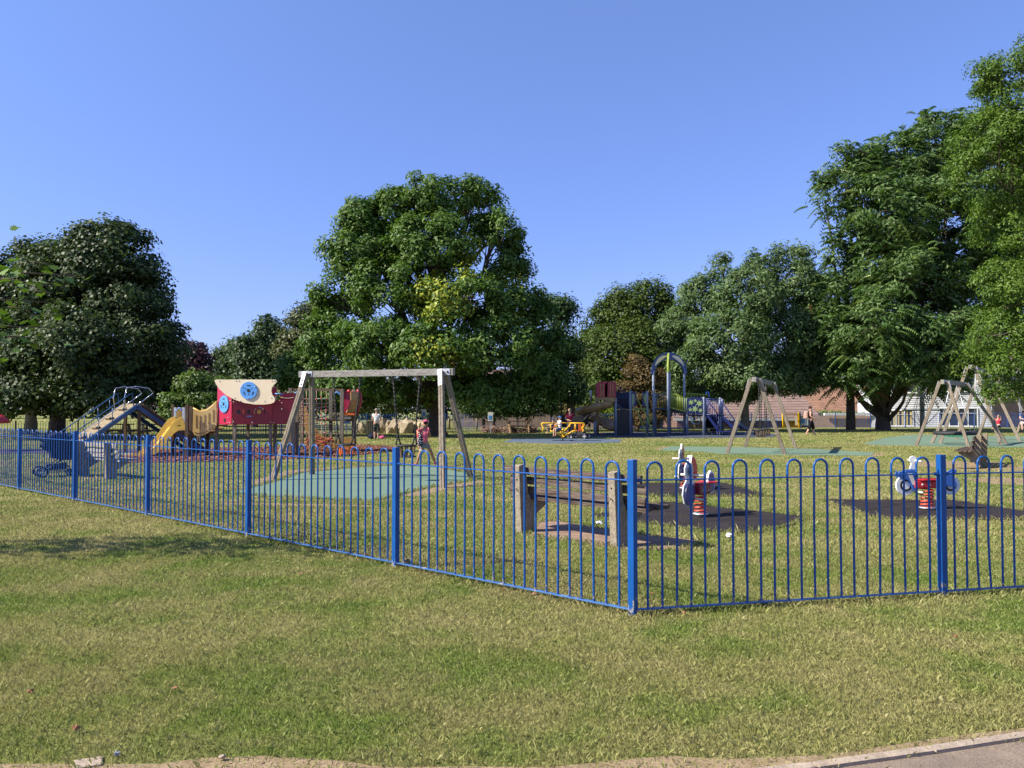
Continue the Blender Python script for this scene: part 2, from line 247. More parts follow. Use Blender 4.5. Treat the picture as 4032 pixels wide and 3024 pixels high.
# ------------------------------------------------------------------ mesh building
class MB:
    def __init__(s): s.v = []; s.f = []; s.sm = []
    def add(s, vs, fs, smooth=False):
        o = len(s.v); s.v += [tuple(v) for v in vs]; s.f += [tuple(i + o for i in f) for f in fs]; s.sm += [smooth] * len(fs); return s
    def box(s, c, size, rot=None):
        hx, hy, hz = size[0] / 2, size[1] / 2, size[2] / 2
        vs = [Vector((x, y, z)) for x in (-hx, hx) for y in (-hy, hy) for z in (-hz, hz)]
        if rot is not None: vs = [rot @ v for v in vs]
        return s.add([v + Vector(c) for v in vs], [(0, 1, 3, 2), (4, 6, 7, 5), (0, 4, 5, 1), (2, 3, 7, 6), (0, 2, 6, 4), (1, 5, 7, 3)])
    def beam(s, a, b, w, d, up=(0, 0, 1)):
        a, b = Vector(a), Vector(b); z = (b - a); l = z.length; z.normalize(); u = Vector(up)
        if abs(z.dot(u)) > 0.99: u = Vector((0, 1, 0))
        x = u.cross(z).normalized(); y = z.cross(x)
        return s.box((a + b) / 2, (w, d, l), Matrix((x, y, z)).transposed())
    def tube(s, pts, r, n=8, cap=True):
        pts = [Vector(p) for p in pts]; m = len(pts); rs = r if isinstance(r, (list, tuple)) else [r] * m
        vs = []; u = None
        for i, p in enumerate(pts):
            t = (pts[min(i + 1, m - 1)] - pts[max(i - 1, 0)])
            if t.length < 1e-9: t = Vector((0, 0, 1))
            t.normalize()
            if u is None:
                u = Vector((1, 0, 0)) if abs(t.x) < 0.9 else Vector((0, 1, 0))
            u = (u - t * u.dot(t)); u = u.normalized() if u.length > 1e-6 else Vector((0, 1, 0)); w = t.cross(u)
            for k in range(n):
                a = 2 * PI * k / n; vs.append(p + (u * math.cos(a) + w * math.sin(a)) * rs[i])
        fs = [(i * n + k, i * n + (k + 1) % n, (i + 1) * n + (k + 1) % n, (i + 1) * n + k) for i in range(m - 1) for k in range(n)]
        s.add(vs, fs, True)
        if cap:
            o = len(s.v) - len(vs); s.f += [tuple(o + k for k in reversed(range(n))), tuple(o + (m - 1) * n + k for k in range(n))]; s.sm += [False, False]
        return s
    def lathe(s, prof, n=16, c=(0, 0, 0), sx=1, sy=1):
        vs = [(c[0] + r * math.cos(2 * PI * k / n) * sx, c[1] + r * math.sin(2 * PI * k / n) * sy, c[2] + z) for r, z in prof for k in range(n)]
        fs = [(i * n + k, i * n + (k + 1) % n, (i + 1) * n + (k + 1) % n, (i + 1) * n + k) for i in range(len(prof) - 1) for k in range(n)]
        return s.add(vs, fs, True)
    def ball(s, c, r, n=12, m=8, rot=None):
        r = (r, r, r) if isinstance(r, (int, float)) else r; vs = []
        for i in range(m + 1):
            p = PI * i / m
            for k in range(n):
                a = 2 * PI * k / n; q = Vector((math.sin(p) * math.cos(a) * r[0], math.sin(p) * math.sin(a) * r[1], -math.cos(p) * r[2]))
                if rot is not None: q = rot @ q
                vs.append(q + Vector(c))
        return s.add(vs, [(i * n + k, i * n + (k + 1) % n, (i + 1) * n + (k + 1) % n, (i + 1) * n + k) for i in range(m) for k in range(n)], True)
    def ring(s, c, R_, r, n=20, m=6, rot=None):
        vs = []
        for i in range(n):
            a = 2 * PI * i / n
            for k in range(m):
                b = 2 * PI * k / m; q = Vector(((R_ + r * math.cos(b)) * math.cos(a), (R_ + r * math.cos(b)) * math.sin(a), r * math.sin(b)))
                if rot is not None: q = rot @ q
                vs.append(q + Vector(c))
        return s.add(vs, [(i * m + k, ((i + 1) % n) * m + k, ((i + 1) % n) * m + (k + 1) % m, i * m + (k + 1) % m) for i in range(n) for k in range(m)], True)
    def prism(s, pts, o, ux, uy, th):
        """flat outline pts (in the ux,uy plane through o) given a thickness th along ux x uy"""
        o, ux, uy = Vector(o), Vector(ux).normalized(), Vector(uy).normalized(); n = ux.cross(uy).normalized() * th; m = len(pts)
        a = [o + ux * p[0] + uy * p[1] for p in pts]; vs = a + [p + n for p in a]
        return s.add(vs, [tuple(reversed(range(m))), tuple(range(m, 2 * m))] + [(i, (i + 1) % m, m + (i + 1) % m, m + i) for i in range(m)])
    def build(s, name, mat, parent=None, bev=0, solid=0, loc=None):
        me = bpy.data.meshes.new(name); me.from_pydata([tuple(v) for v in s.v], [], s.f); me.update()
        for p, k in zip(me.polygons, s.sm): p.use_smooth = k
        me.materials.append(M[mat] if isinstance(mat, str) else mat)
        o = bpy.data.objects.new(name, me); COL.objects.link(o)
        if parent is not None: o.parent = parent
        if loc is not None: o.location = loc
        if solid:
            md = o.modifiers.new('thick', 'SOLIDIFY'); md.thickness = solid; md.offset = 0
        if bev:
            md = o.modifiers.new('edge', 'BEVEL'); md.width = bev; md.segments = 2; md.limit_method = 'ANGLE'
        return o
def tag(o, label=None, cat=None, group=None, kind=None):
    if label: o['label'] = label
    if cat: o['category'] = cat
    if group: o['group'] = group
    if kind: o['kind'] = kind
    return o
def thing(name, label, cat, loc=(0, 0, 0), rz=0.0, group=None, s=1.0):
    o = bpy.data.objects.new(name, None); COL.objects.link(o); o.location = loc; o.rotation_euler = (0, 0, rz); o.scale = (s, s, s)
    o.empty_display_size = 0.2
    return tag(o, label, cat, group)
def kids(o): return [c for c in bpy.data.objects if c.parent is o]
def copy_tree(o, parent=None):
    c = o.copy(); COL.objects.link(c); c.parent = parent
    for k in kids(o): copy_tree(k, c)
    return c
def struct(name, mb, mat): return tag(mb.build(name, mat), kind='structure')
def arc(c, r, a0, a1, n, ux=(1, 0, 0), uy=(0, 0, 1)):
    c, ux, uy = Vector(c), Vector(ux), Vector(uy)
    return [c + ux * (r * math.cos(a0 + (a1 - a0) * i / n)) + uy * (r * math.sin(a0 + (a1 - a0) * i / n)) for i in range(n + 1)]
def sm2(a, b, x): t = min(1, max(0, (x - a) / (b - a))); return t * t * (3 - 2 * t)

# ================================================================== the ground and its surfaces
def ground_z(x, y):
    return -2.0 * sm2(66.5, 72, y) * sm2(-6, 2, x)
xs = sorted(set([-400, -250, -150, -90] + list(range(-60, 91, 3)) + [130, 200, 300, 400])); ys = sorted(set([-60, -30, -10] + list(range(0, 63, 3)) + list(range(63, 80)) + [90, 110, 150, 220, 320, 450]))
gm = MB(); gm.add([(x, y, ground_z(x, y)) for y in ys for x in xs], [(j * len(xs) + i, j * len(xs) + i + 1, (j + 1) * len(xs) + i + 1, (j + 1) * len(xs) + i) for j in range(len(ys) - 1) for i in range(len(xs) - 1)], True)
struct('ground', gm, 'lawn')
def dense(pts, step=0.35, wob=0.03, seed=1):
    rg = random.Random(seed); out = []
    for i, p in enumerate(pts):
        q = pts[(i + 1) % len(pts)]; d = Vector((q[0] - p[0], q[1] - p[1])); n = max(1, int(d.length / step))
        for k in range(n):
            t = k / n; out.append((p[0] + d.x * t + rg.uniform(-wob, wob), p[1] + d.y * t + rg.uniform(-wob, wob)))
    return out
def sheet(name, pts, mat, z=0.004, th=0.0, wob=0.03, seed=1):
    pts = dense(pts, 0.35, wob, seed)
    if sum(p[0] * q[1] - q[0] * p[1] for p, q in zip(pts, pts[1:] + pts[:1])) < 0: pts = pts[::-1]
    m = MB(); m.add([(x, y, z) for x, y in pts], [tuple(range(len(pts)))])
    if th:
        n = len(pts); m.add([(x, y, z) for x, y in pts] + [(x, y, z - th) for x, y in pts], [(i + n, (i + 1) % n + n, (i + 1) % n, i) for i in range(n)])
    bm = bmesh.new(); 
    o = m.build(name, mat); bm.from_mesh(o.data); bmesh.ops.triangulate(bm, faces=[f for f in bm.faces if len(f.verts) > 4]); bm.to_mesh(o.data); bm.free()
    return o
def gpoly(px): return [(G(x, y).x, G(x, y).y) for x, y in px]
SOILS = set(); MATS = []   # outlines where no blades grow
def padthing(name, px, mat, label, cat='safety matting', z=0.012, world=None, wob=0.03, group=None):
    pts = world or gpoly(px); MATS.append(pts)
    if mat == 'soil': SOILS.add(id(pts))
    return tag(sheet(name, pts, mat, z, 0.02, wob, len(MATS)), kind='structure')
padthing('rubber_matting', [(887, 1944), (1060, 1905), (1186, 1863), (1410, 1842), (1500, 1836), (1700, 1838), (1830, 1862), (1900, 1884), (1780, 1905), (1650, 1928), (1565, 1952), (1471, 1973), (1288, 1966), (1060, 1955)], 'mat_green', 'pale green rubber surface under the near toddler swings')
padthing('rubber_matting', [(2592, 1774), (2642, 1758), (2924, 1762), (3200, 1768), (3440, 1783), (3430, 1795), (3085, 1793), (2848, 1789), (2769, 1779)], 'mat_green', '')
padthing('rubber_matting', [(3398, 1748), (3478, 1725), (3591, 1712), (3862, 1716), (4032, 1718), (4400, 1722), (4400, 1762), (4032, 1762), (3816, 1762), (3604, 1756), (3441, 1753)], 'mat_green', '')
padthing('rubber_matting', [(1981, 1741), (2019, 1729), (2225, 1726.5), (2448, 1731), (2438, 1743), (2198, 1747.5)], 'mat_blue', '')
padthing('rubber_matting', [(2230, 1716), (2300, 1706), (2480, 1701), (3000, 1701), (3060, 1712), (3040, 1722), (2700, 1725.5), (2440, 1723), (2250, 1720)], 'mat_dark', '')
padthing('rubber_matting', [(2308, 2029), (2468, 2010), (2616, 1977), (2642, 1978), (3195, 2037), (3115, 2070), (3030, 2088), (2960, 2103), (2760, 2092), (2545, 2063), (2400, 2050)], 'mat_black', '', wob=0.015)
padthing('rubber_matting', [(2440, 1905), (2560, 1904), (2860, 1903), (3040, 1956), (2560, 1955)], 'mat_black', '', wob=0.01)
padthing('rubber_matting', [(3225, 1968), (3768, 1971), (4060, 2018), (4100, 2050), (3500, 2045), (3410, 2034)], 'mat_black', '', wob=0.015)
padthing('tarmac_path', [(-500, 1795), (300, 1785), (560, 1782), (560, 1768), (-300, 1768)], 'mat_purple', '')
padthing('bark_surface', [(440, 1806), (520, 1780), (700, 1768), (1000, 1762), (1400, 1752), (1552, 1759), (1560, 1775), (1480, 1786), (1300, 1803), (1050, 1812), (700, 1822), (500, 1824)], 'mulch', '', wob=0.12)
slab0 = [(2105, 2060), (2190, 2052), (2500, 2105), (2760, 2130), (2700, 2168), (2460, 2166), (2300, 2140), (2085, 2110)]
padthing('bench_slab', slab0, 'slab', '', wob=0.03)
padthing('bare_soil', [(3600, 1818), (3700, 1815), (3960, 1820), (3990, 1838), (3850, 1848), (3620, 1838)], 'soil', '', wob=0.06, z=0.006)
padthing('bare_soil', [(3790, 1885), (3900, 1878), (4100, 1885), (4100, 1915), (3900, 1906)], 'soil', '', wob=0.06, z=0.006)
padthing('worn_earth', [(3740, 1845), (4100, 1835), (4100, 1850), (3800, 1857)], 'soil', '', wob=0.08, z=0.006)
for i, px in enumerate([[(1010, 1906), (1170, 1862), (1340, 1843), (1345, 1836), (1150, 1852), (1020, 1885), (990, 1905)], [(1570, 1953), (1760, 1912), (1890, 1892), (1910, 1899), (1780, 1925), (1640, 1955)],
                        [(2570, 1774), (2612, 1758), (2700, 1752), (2642, 1757), (2594, 1772)], [(3420, 1790), (3475, 1782), (3480, 1796), (3425, 1800)], [(880, 1982), (1100, 1983), (1480, 1990), (1480, 1997), (1100, 1992), (880, 1988)]]):
    padthing('worn_earth', px, 'soil', '', wob=0.05, z=0.005)
# joints between the rubber tiles
def jointed(pxs, wdt, name='tile_joint'):
    m = MB()
    for a, b in pxs:
        A, B = G(*a), G(*b); d = (B - A).normalized(); n = Vector((-d.y, d.x, 0)) * wdt
        m.add([A + n + Vector((0, 0, .017)), A - n + Vector((0, 0, .017)), B - n + Vector((0, 0, .017)), B + n + Vector((0, 0, .017))], [(0, 1, 2, 3)])
    tag(m.build(name, 'ink'), kind='structure')
jointed([((2420, 2050), (2945, 2012)), ((2600, 2076), (3060, 2028)), ((2830, 2095), (3130, 2055)), ((2520, 2002), (2600, 2072)), ((3330, 2030), (3620, 1972)), ((3560, 2042), (3800, 1980))], 0.006)
# path, edging and worn strip along the bottom of the picture
edge = [(-6.0, 3.0), (-4, 3.2), (-2.6, 3.36), (-1.9, 3.43), (-0.8, 3.46), (0.3, 3.48), (1.0, 3.54), (1.35, 3.62), (1.95, 3.79), (2.5, 3.96), (3.4, 4.25), (4.6, 4.7), (7, 5.8)]
path_poly = edge + [(7, -3), (-6, -3)]
MATS.append(path_poly); tag(sheet('path', path_poly, 'asphalt', 0.006, 0, 0.0), kind='structure')
kb = MB()
for i in range(len(edge) - 1):
    a, b = Vector((*edge[i], 0)), Vector((*edge[i + 1], 0)); d = (b - a).normalized(); n = Vector((-d.y, d.x, 0)); e = 0.006
    kb.add([a + d * e, b - d * e, b - d * e + n * .055, a + d * e + n * .055, a + d * e + Vector((0, 0, .022)), b - d * e + Vector((0, 0, .022)), b - d * e + n * .055 + Vector((0, 0, .022)), a + d * e + n * .055 + Vector((0, 0, .022))], [(4, 5, 6, 7), (0, 4, 7, 3), (0, 1, 5, 4), (2, 3, 7, 6), (1, 2, 6, 5)])
struct('path_kerb', kb, 'kerb')
strip = [(x, y + .03) for x, y in edge] + [(x + random.uniform(-.05, .05), y + (0.13 + random.uniform(0, .10)) + (0.13 if -3 < x < -1 else 0.05 if x < 1.2 else -.03)) for x, y in [(3.4, 4.25), (3.0, 4.11), (2.5, 3.95), (2.2, 3.86), (1.95, 3.79), (1.6, 3.69), (1.3, 3.6), (1.0, 3.54), (.7, 3.51), (.4, 3.49), (.1, 3.475), (-.2, 3.47), (-.5, 3.465), (-.8, 3.46), (-1.1, 3.45), (-1.4, 3.45), (-1.6, 3.44), (-1.9, 3.43), (-2.2, 3.4), (-2.5, 3.37), (-3, 3.3), (-4, 3.2), (-6, 3.0)]]
MATS.append(strip); tag(sheet('bare_soil', strip, 'soil', 0.003, 0, 0.02), kind='structure')

# ================================================================== grass blades
def in_poly(P, poly):
    x, y = P[:, 0], P[:, 1]; c = np.zeros(len(P), bool); n = len(poly)
    for i in range(n):
        x1, y1 = poly[i]; x2, y2 = poly[(i + 1) % n]
        if y1 == y2: continue
        k = ((y1 > y) != (y2 > y)) & (x < (x2 - x1) * (y - y1) / (y2 - y1) + x1); c ^= k
    return c
def mesh_np(name, V, F_, mat, col=None):
    me = bpy.data.meshes.new(name); n = F_.shape[0]; k = F_.shape[1]
    me.vertices.add(len(V)); me.vertices.foreach_set('co', V.astype(np.float32).ravel())
    me.loops.add(n * k); me.loops.foreach_set('vertex_index', F_.astype(np.int32).ravel())
    me.polygons.add(n); me.polygons.foreach_set('loop_start', np.arange(0, n * k, k, dtype=np.int32))
    me.update(calc_edges=True)
    if col is not None:
        a = me.color_attributes.new('leafcol', 'FLOAT_COLOR', 'POINT'); a.data.foreach_set('color', np.c_[col, np.ones(len(col))].astype(np.float32).ravel())
    me.materials.append(M[mat]); return me
rng = np.random.default_rng(3)
def blades(regions):
    Vs = []
    for (y0, y1, dens, hl, wd, tall) in regions:
        w0 = y1 * 0.74 + 0.8; area = (y1 - y0) * 2 * w0; n = int(area * dens)
        P = np.c_[rng.uniform(-w0, w0, n), rng.uniform(y0, y1, n)]
        P = P[np.abs(P[:, 0]) < P[:, 1] * 0.74 + 0.8]
        for poly in MATS:
            xs_ = [p[0] for p in poly]; 
            P = P[~in_poly(P, poly) | (rng.random(len(P)) < (0.22 if poly is MATS[-1] else (0.3 if id(poly) in SOILS else 0.006)))]
        Vs.append(tuft(P, hl, wd))
    return np.concatenate(Vs)
def tuft(P, hl, wd, lean=0.75):
    n = len(P); h = hl * rng.gamma(6, 1 / 6.0, n); a = rng.uniform(0, 2 * PI, n); t = rng.uniform(0, 2 * PI, n)
    ln = h * lean * rng.random(n) * 1.4; w = wd * rng.uniform(0.6, 1.4, n) / 2
    dx, dy = np.cos(a) * w, np.sin(a) * w; tx, ty = np.cos(t) * ln, np.sin(t) * ln; z0 = np.full(n, -0.002)
    b0 = np.c_[P[:, 0] - dx, P[:, 1] - dy, z0]; b1 = np.c_[P[:, 0] + dx, P[:, 1] + dy, z0]
    m0 = np.c_[P[:, 0] + dx * .8 + tx * .35, P[:, 1] + dy * .8 + ty * .35, h * .6]; tip = np.c_[P[:, 0] + tx, P[:, 1] + ty, h * .95]
    return np.stack([b0, b1, m0, tip], 1).reshape(-1, 3)
BL = blades([(3.3, 5.5, 14000, 0.018, 0.0030, 0), (5.5, 9, 8000, 0.019, 0.0042, 0), (9, 14, 2600, 0.023, 0.008, 0), (14, 24, 760, 0.026, 0.014, 0), (24, 36, 240, 0.028, 0.024, 0), (36, 62, 70, 0.034, 0.04, 0)])
# longer uncut blades along the bottom of the fence, round posts, slab and mat edges
CORNER = G(2492, 2425); CORNER.z = 0; DL = Vector((-0.741, 0.672, 0)).normalized(); DR = Vector((0.974, 0.226, 0)).normalized()
def along(a, b, n, spread):
    t = rng.random(n)[:, None]; A = np.array([a[:2]]); B = np.array([b[:2]]); return A + (B - A) * t + rng.normal(0, spread, (n, 2))
ex = [tuft(along(CORNER, CORNER + DL * 12, 7000, 0.06), 0.032, 0.005), tuft(along(CORNER, CORNER + DR * 5, 4000, 0.06), 0.034, 0.005)]
for poly in MATS[:1] + MATS[5:8] + MATS[10:11]:
    for i in range(len(poly)):
        a, b = poly[i], poly[(i + 1) % len(poly)]; l = math.hypot(a[0] - b[0], a[1] - b[1]); ex.append(tuft(along(a, b, int(l * 240), 0.035), 0.045, 0.007))
cl = rng.uniform([-4, 3.6], [6, 9], (200, 2)); cl = cl[np.abs(cl[:, 0]) < cl[:, 1] * .66]
ex.append(tuft(np.repeat(cl, 16, 0) + rng.normal(0, .06, (len(cl) * 16, 2)), 0.034, 0.004, 0.6))
BL = np.concatenate([BL] + ex)
nb = len(BL) // 4
gme = mesh_np('grass', BL, np.arange(nb * 4).reshape(nb, 4), 'blade')
go = bpy.data.objects.new('grass', gme); COL.objects.link(go); tag(go, kind='stuff', label='short dry green lawn grass', cat='grass')
print('blades', nb)

mp = np.array(MATS[9]); P = np.c_[rng.uniform(mp[:, 0].min(), mp[:, 0].max(), 60000), rng.uniform(mp[:, 1].min(), mp[:, 1].max(), 60000)]; P = P[in_poly(P, [tuple(q) for q in mp])][:26000]
n = len(P); a = rng.uniform(0, 2 * PI, n); u = np.c_[np.cos(a), np.sin(a), rng.uniform(-.35, .35, n)] * rng.uniform(.02, .055, n)[:, None]; v = np.c_[-np.sin(a), np.cos(a), rng.uniform(-.4, .4, n)] * rng.uniform(.008, .022, n)[:, None]; c = np.c_[P, .016 + rng.uniform(0, .022, n)]
ch = bpy.data.objects.new('bark_chips', mesh_np('bark_chips', np.stack([c - u - v, c + u - v, c + u + v, c - u + v], 1).reshape(-1, 3), np.arange(n * 4).reshape(n, 4), 'chip')); COL.objects.link(ch); tag(ch, kind='stuff', label='loose red-brown bark chips under the playhouse and rope net', cat='bark mulch')

# ================================================================== near bow-top fence
BAR = 0.0095
def railing(parent, a, d, length, nh=11, r=BAR, seg=8, bent=(), name='railing', mt='blue_paint', htop=1.19, zr=1.037, zb=0.048, aseg=7, rail='blue_rail', rw=0.04):
    n = nh * 2; sp = 0.1215 * (length / 2.8) * 11 / nh; off = (length - sp * (n - 1)) / 2; m = MB(); hr = sp / 2; d = Vector(d)
    def bar(i):
        p = Vector(a) + d * (off + sp * i); 
        if i in bent: q = Vector((d.y, -d.x, 0)) * 0.004 - d * 0.022; return [p + Vector((0, 0, zb)), p + q * .7 + Vector((0, 0, .25)), p + q * 1.2 + Vector((0, 0, .5)), p + q * .8 + Vector((0, 0, .8)), p + Vector((0, 0, zr))]
        return [p + Vector((0, 0, zb))]
    jr = random.Random(int(a[0] * 77)); jit = .004 if rail == 'blue_rail' else 0
    for k in range(nh):
        L_, R_ = bar(2 * k), bar(2 * k + 1); w_ = jr.uniform(-jit, jit)
        if jit and len(L_) == 1: L_.append(L_[0] + d * w_ + Vector((0, 0, .55))); R_.append(R_[0] + d * (w_ + jr.uniform(-.002, .002)) + Vector((0, 0, .5)))
        c = (L_[0] + R_[0]) / 2; c.z = htop - hr - r + jr.uniform(-jit, jit)
        m.tube(L_ + arc(c, hr, PI, 0, aseg, d) + R_[::-1], r, seg, False)
    o = m.build(name, mt, parent)
    y = Vector((-d.y, d.x, 0)); rot = Matrix((d, y, (0, 0, 1))).transposed(); mid = Vector(a) + d * length / 2
    t = MB().box(mid + Vector((0, 0, zr)), (length - .05, rw, 0.009), rot)
    if rail == 'blue_rail':
        for e in (0.055, length - 0.055): t.box(Vector(a) + d * e + Vector((0, 0, zr + .008)), (.02, .02, .012), rot); t.box(Vector(a) + d * e + Vector((0, 0, zr - .008)), (.02, .02, .012), rot)
    t.build('top_rail', mt, o, 0.002 if rail == 'blue_rail' else 0)
    MB().box(mid + Vector((0, 0, zb)), (length - .05, rw * 1.05, 0.009), rot).build('bottom_rail', rail, o, 0.002 if rail == 'blue_rail' else 0)
    return o
fence = thing('metal_fence', 'bright blue bow-top metal fence with a corner post in front of the playground', 'fence', CORNER)
fence.location = (0, 0, 0)
def fpost(p, d, w=0.056, h=1.2, mt='blue_paint', parent=None, bev=0.003):
    y = Vector((-d.y, d.x, 0)); rot = Matrix((d, y, (0, 0, 1))).transposed(); m = MB(); m.box(Vector(p) + Vector((0, 0, h / 2 - .05)), (w, w, h + .1), rot)
    return m.build('post', mt, parent, bev)
fpost(CORNER, DL, parent=fence)
for k in range(7):
    railing(fence, CORNER + DL * 2.83 * k + DL * .0, DL, 2.83, seg=8 if k < 3 else 6)
    fpost(CORNER + DL * 2.83 * (k + 1), DL, parent=fence)
railing(fence, CORNER, DR, 2.79); fpost(CORNER + DR * 2.79, DR, parent=fence)
railing(fence, CORNER + DR * 2.79, DR, 2.79, bent=(2, 3)); fpost(CORNER + DR * 5.58, DR, parent=fence)
for k in (2, 3): railing(fence, CORNER + DR * 2.79 * k, DR, 2.79, seg=6); fpost(CORNER + DR * 2.79 * (k + 1), DR, parent=fence)
# far fences
def long_fence(name, label, pts, mt, pl=2.75, h=1.2, cat='fence', skip=None):
    f = thing(name, label, cat)
    for A, B in zip(pts[:-1], pts[1:]):
        A, B = Vector((*A, 0)), Vector((*B, 0)); n = max(1, round((B - A).length / pl)); l = (B - A).length / n; d = (B - A).normalized(); first = None
        for k in range(n):
            p = A + d * l * k
            if first is None:
                first = railing(f, p, d, l, r=0.011, seg=4, mt=mt, aseg=4, rail=mt, htop=h, zr=h - .16); po = fpost(p, d, 0.06, h + .02, mt, f, 0)
            else:
                for o in (first, po):
                    c = copy_tree(o, f); c.location = d * l * k
    return f
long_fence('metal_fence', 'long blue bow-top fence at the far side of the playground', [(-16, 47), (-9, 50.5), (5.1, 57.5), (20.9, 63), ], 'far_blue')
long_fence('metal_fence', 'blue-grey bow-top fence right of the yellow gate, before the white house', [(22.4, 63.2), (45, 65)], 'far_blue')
long_fence('metal_fence', 'black bow-top fence under the big dark tree on the left', [(-30, 39), (-16, 41.5)], 'black_paint', h=0.95)
long_fence('metal_fence', 'black bow-top fence seen beneath the ramp climber', [(-15.9, 41.6), (-10, 44)], 'black_paint', h=1.05)
g = thing('park_gate', 'bright yellow metal gate in the far fence', 'gate', (20.95, 62.9, 0), math.atan2(.3, 1.4))
for x in (0, 1.36): MB().box((x, 0, .61), (.11, .11, 1.22)).build('post', 'yellow_paint', g)
b = MB(); [b.tube([(.12 + i * .095, 0, .1), (.12 + i * .095, 0, 1.12)], .014, 5) for i in range(13)]; b.box((.68, 0, .09), (1.24, .05, .05)); b.box((.68, 0, 1.13), (1.24, .05, .05)); b.box((.09, 0, .6), (.05, .05, 1.08)); b.box((1.27, 0, .6), (.05, .05, 1.08)); b.build('gate_leaf', 'yellow_paint', g)
MB().box((1.24, -.06, .6), (.12, .06, .08)).build('latch', 'yellow_paint', g)

# ================================================================== trees
def lerp(a, b, t): return a + (b - a) * t
LEAFN = [0]
def leaves(C, out, n_per, rc, ll, lw, cols, seed, flat=0.7, droop=0.0, tintf=None, spread=1.0, fold=0.0):
    """leaf faces gathered round clump centres C (m,3) whose outward direction is out (m,3)"""
    g = np.random.default_rng(seed); m = len(C); N = m * n_per; ci = np.repeat(np.arange(m), n_per)
    off = g.normal(0, 1, (N, 3)); off /= np.linalg.norm(off, axis=1)[:, None]; off *= (g.random(N) ** 0.45)[:, None]; off[:, 2] *= flat
    rcs = (rc * g.uniform(0.65, 1.35, m))[ci][:, None]; P = C[ci] + off * rcs * spread
    P[:, 2] -= droop * rcs[:, 0] * (off[:, 0] ** 2 + off[:, 1] ** 2)
    nrm = off * 0.9 + out[ci] * 0.5 + np.array([0, 0, 0.55]) + g.normal(0, 0.55, (N, 3)); nrm /= np.linalg.norm(nrm, axis=1)[:, None]
    t = g.normal(0, 1, (N, 3)) + off * .8; t[:, 2] -= 0.5; t -= nrm * (t * nrm).sum(1)[:, None]; t /= np.linalg.norm(t, axis=1)[:, None]
    bt = np.cross(nrm, t); s = g.uniform(0.65, 1.3, N)[:, None]; a = t * ll * s / 2; b = bt * lw * s / 2
    V = np.stack([P - a, P + b + nrm * lw * fold * s, P + a, P - b + nrm * lw * fold * s], 1).reshape(-1, 3)
    c1, c2 = np.array(cols[0]), np.array(cols[1]); k = (g.random(m)[ci] * .6 + g.random(N) * .4)[:, None]; c = c1 * (1 - k) + c2 * k; c = c * g.uniform(0.8, 1.25, N)[:, None]
    if len(cols) > 2 and tintf is not None:
        w = tintf(C)[ci]; sel = g.random(N) < w; c[sel] = np.array(cols[2]) * g.uniform(.75, 1.25, sel.sum())[:, None]
    return V, np.repeat(c, 4, 0)
def crown_pts(blobs, n, seed, lo=-0.6, inner=0.3):
    g = random.Random(seed); ws = [(b[1] * b[2] + b[1] * b[3]) for b in blobs]; C = []; O = []; tries = 0
    while len(C) < n and tries < n * 30:
        tries += 1; b = g.choices(blobs, ws)[0]; z = g.uniform(lo, 1); a = g.uniform(0, 2 * PI); q = math.sqrt(max(0, 1 - z * z)); d = Vector((q * math.cos(a), q * math.sin(a), z))
        k = (1.0 + g.uniform(-.10, .09)) if g.random() > inner else g.uniform(0.35, .9)
        p = b[0] + Vector((d.x * b[1], d.y * b[2], d.z * b[3])) * k
        if k > .9 and any(((p.x - c[0].x) / c[1]) ** 2 + ((p.y - c[0].y) / c[2]) ** 2 + ((p.z - c[0].z) / c[3]) ** 2 < .62 for c in blobs if c is not b): continue
        C.append(p); O.append(d)
    return C, O
def blobs_px(lst, Y):
    out = []
    for (px, py, rx, rz, dy) in lst:
        c = W(px, py, Y + dy); s = (Y + dy) / F; out.append((c, rx * s, rx * s * .9, rz * s))
    return out
def limb(m, a, b, r0, r1, sag=0.12, seed=0, n=5, seg=6):
    g = random.Random(seed); a, b = Vector(a), Vector(b); L_ = (b - a).length; pts = []; rs = []
    for i in range(n + 1):
        t = i / n; p = a.lerp(b, t); p.z += math.sin(t * PI) * L_ * sag; j = L_ * .03 * math.sin(t * PI)
        pts.append(p + Vector((g.uniform(-j, j), g.uniform(-j, j), 0))); rs.append(r0 + (r1 - r0) * t ** .7)
    m.tube(pts, rs, seg)
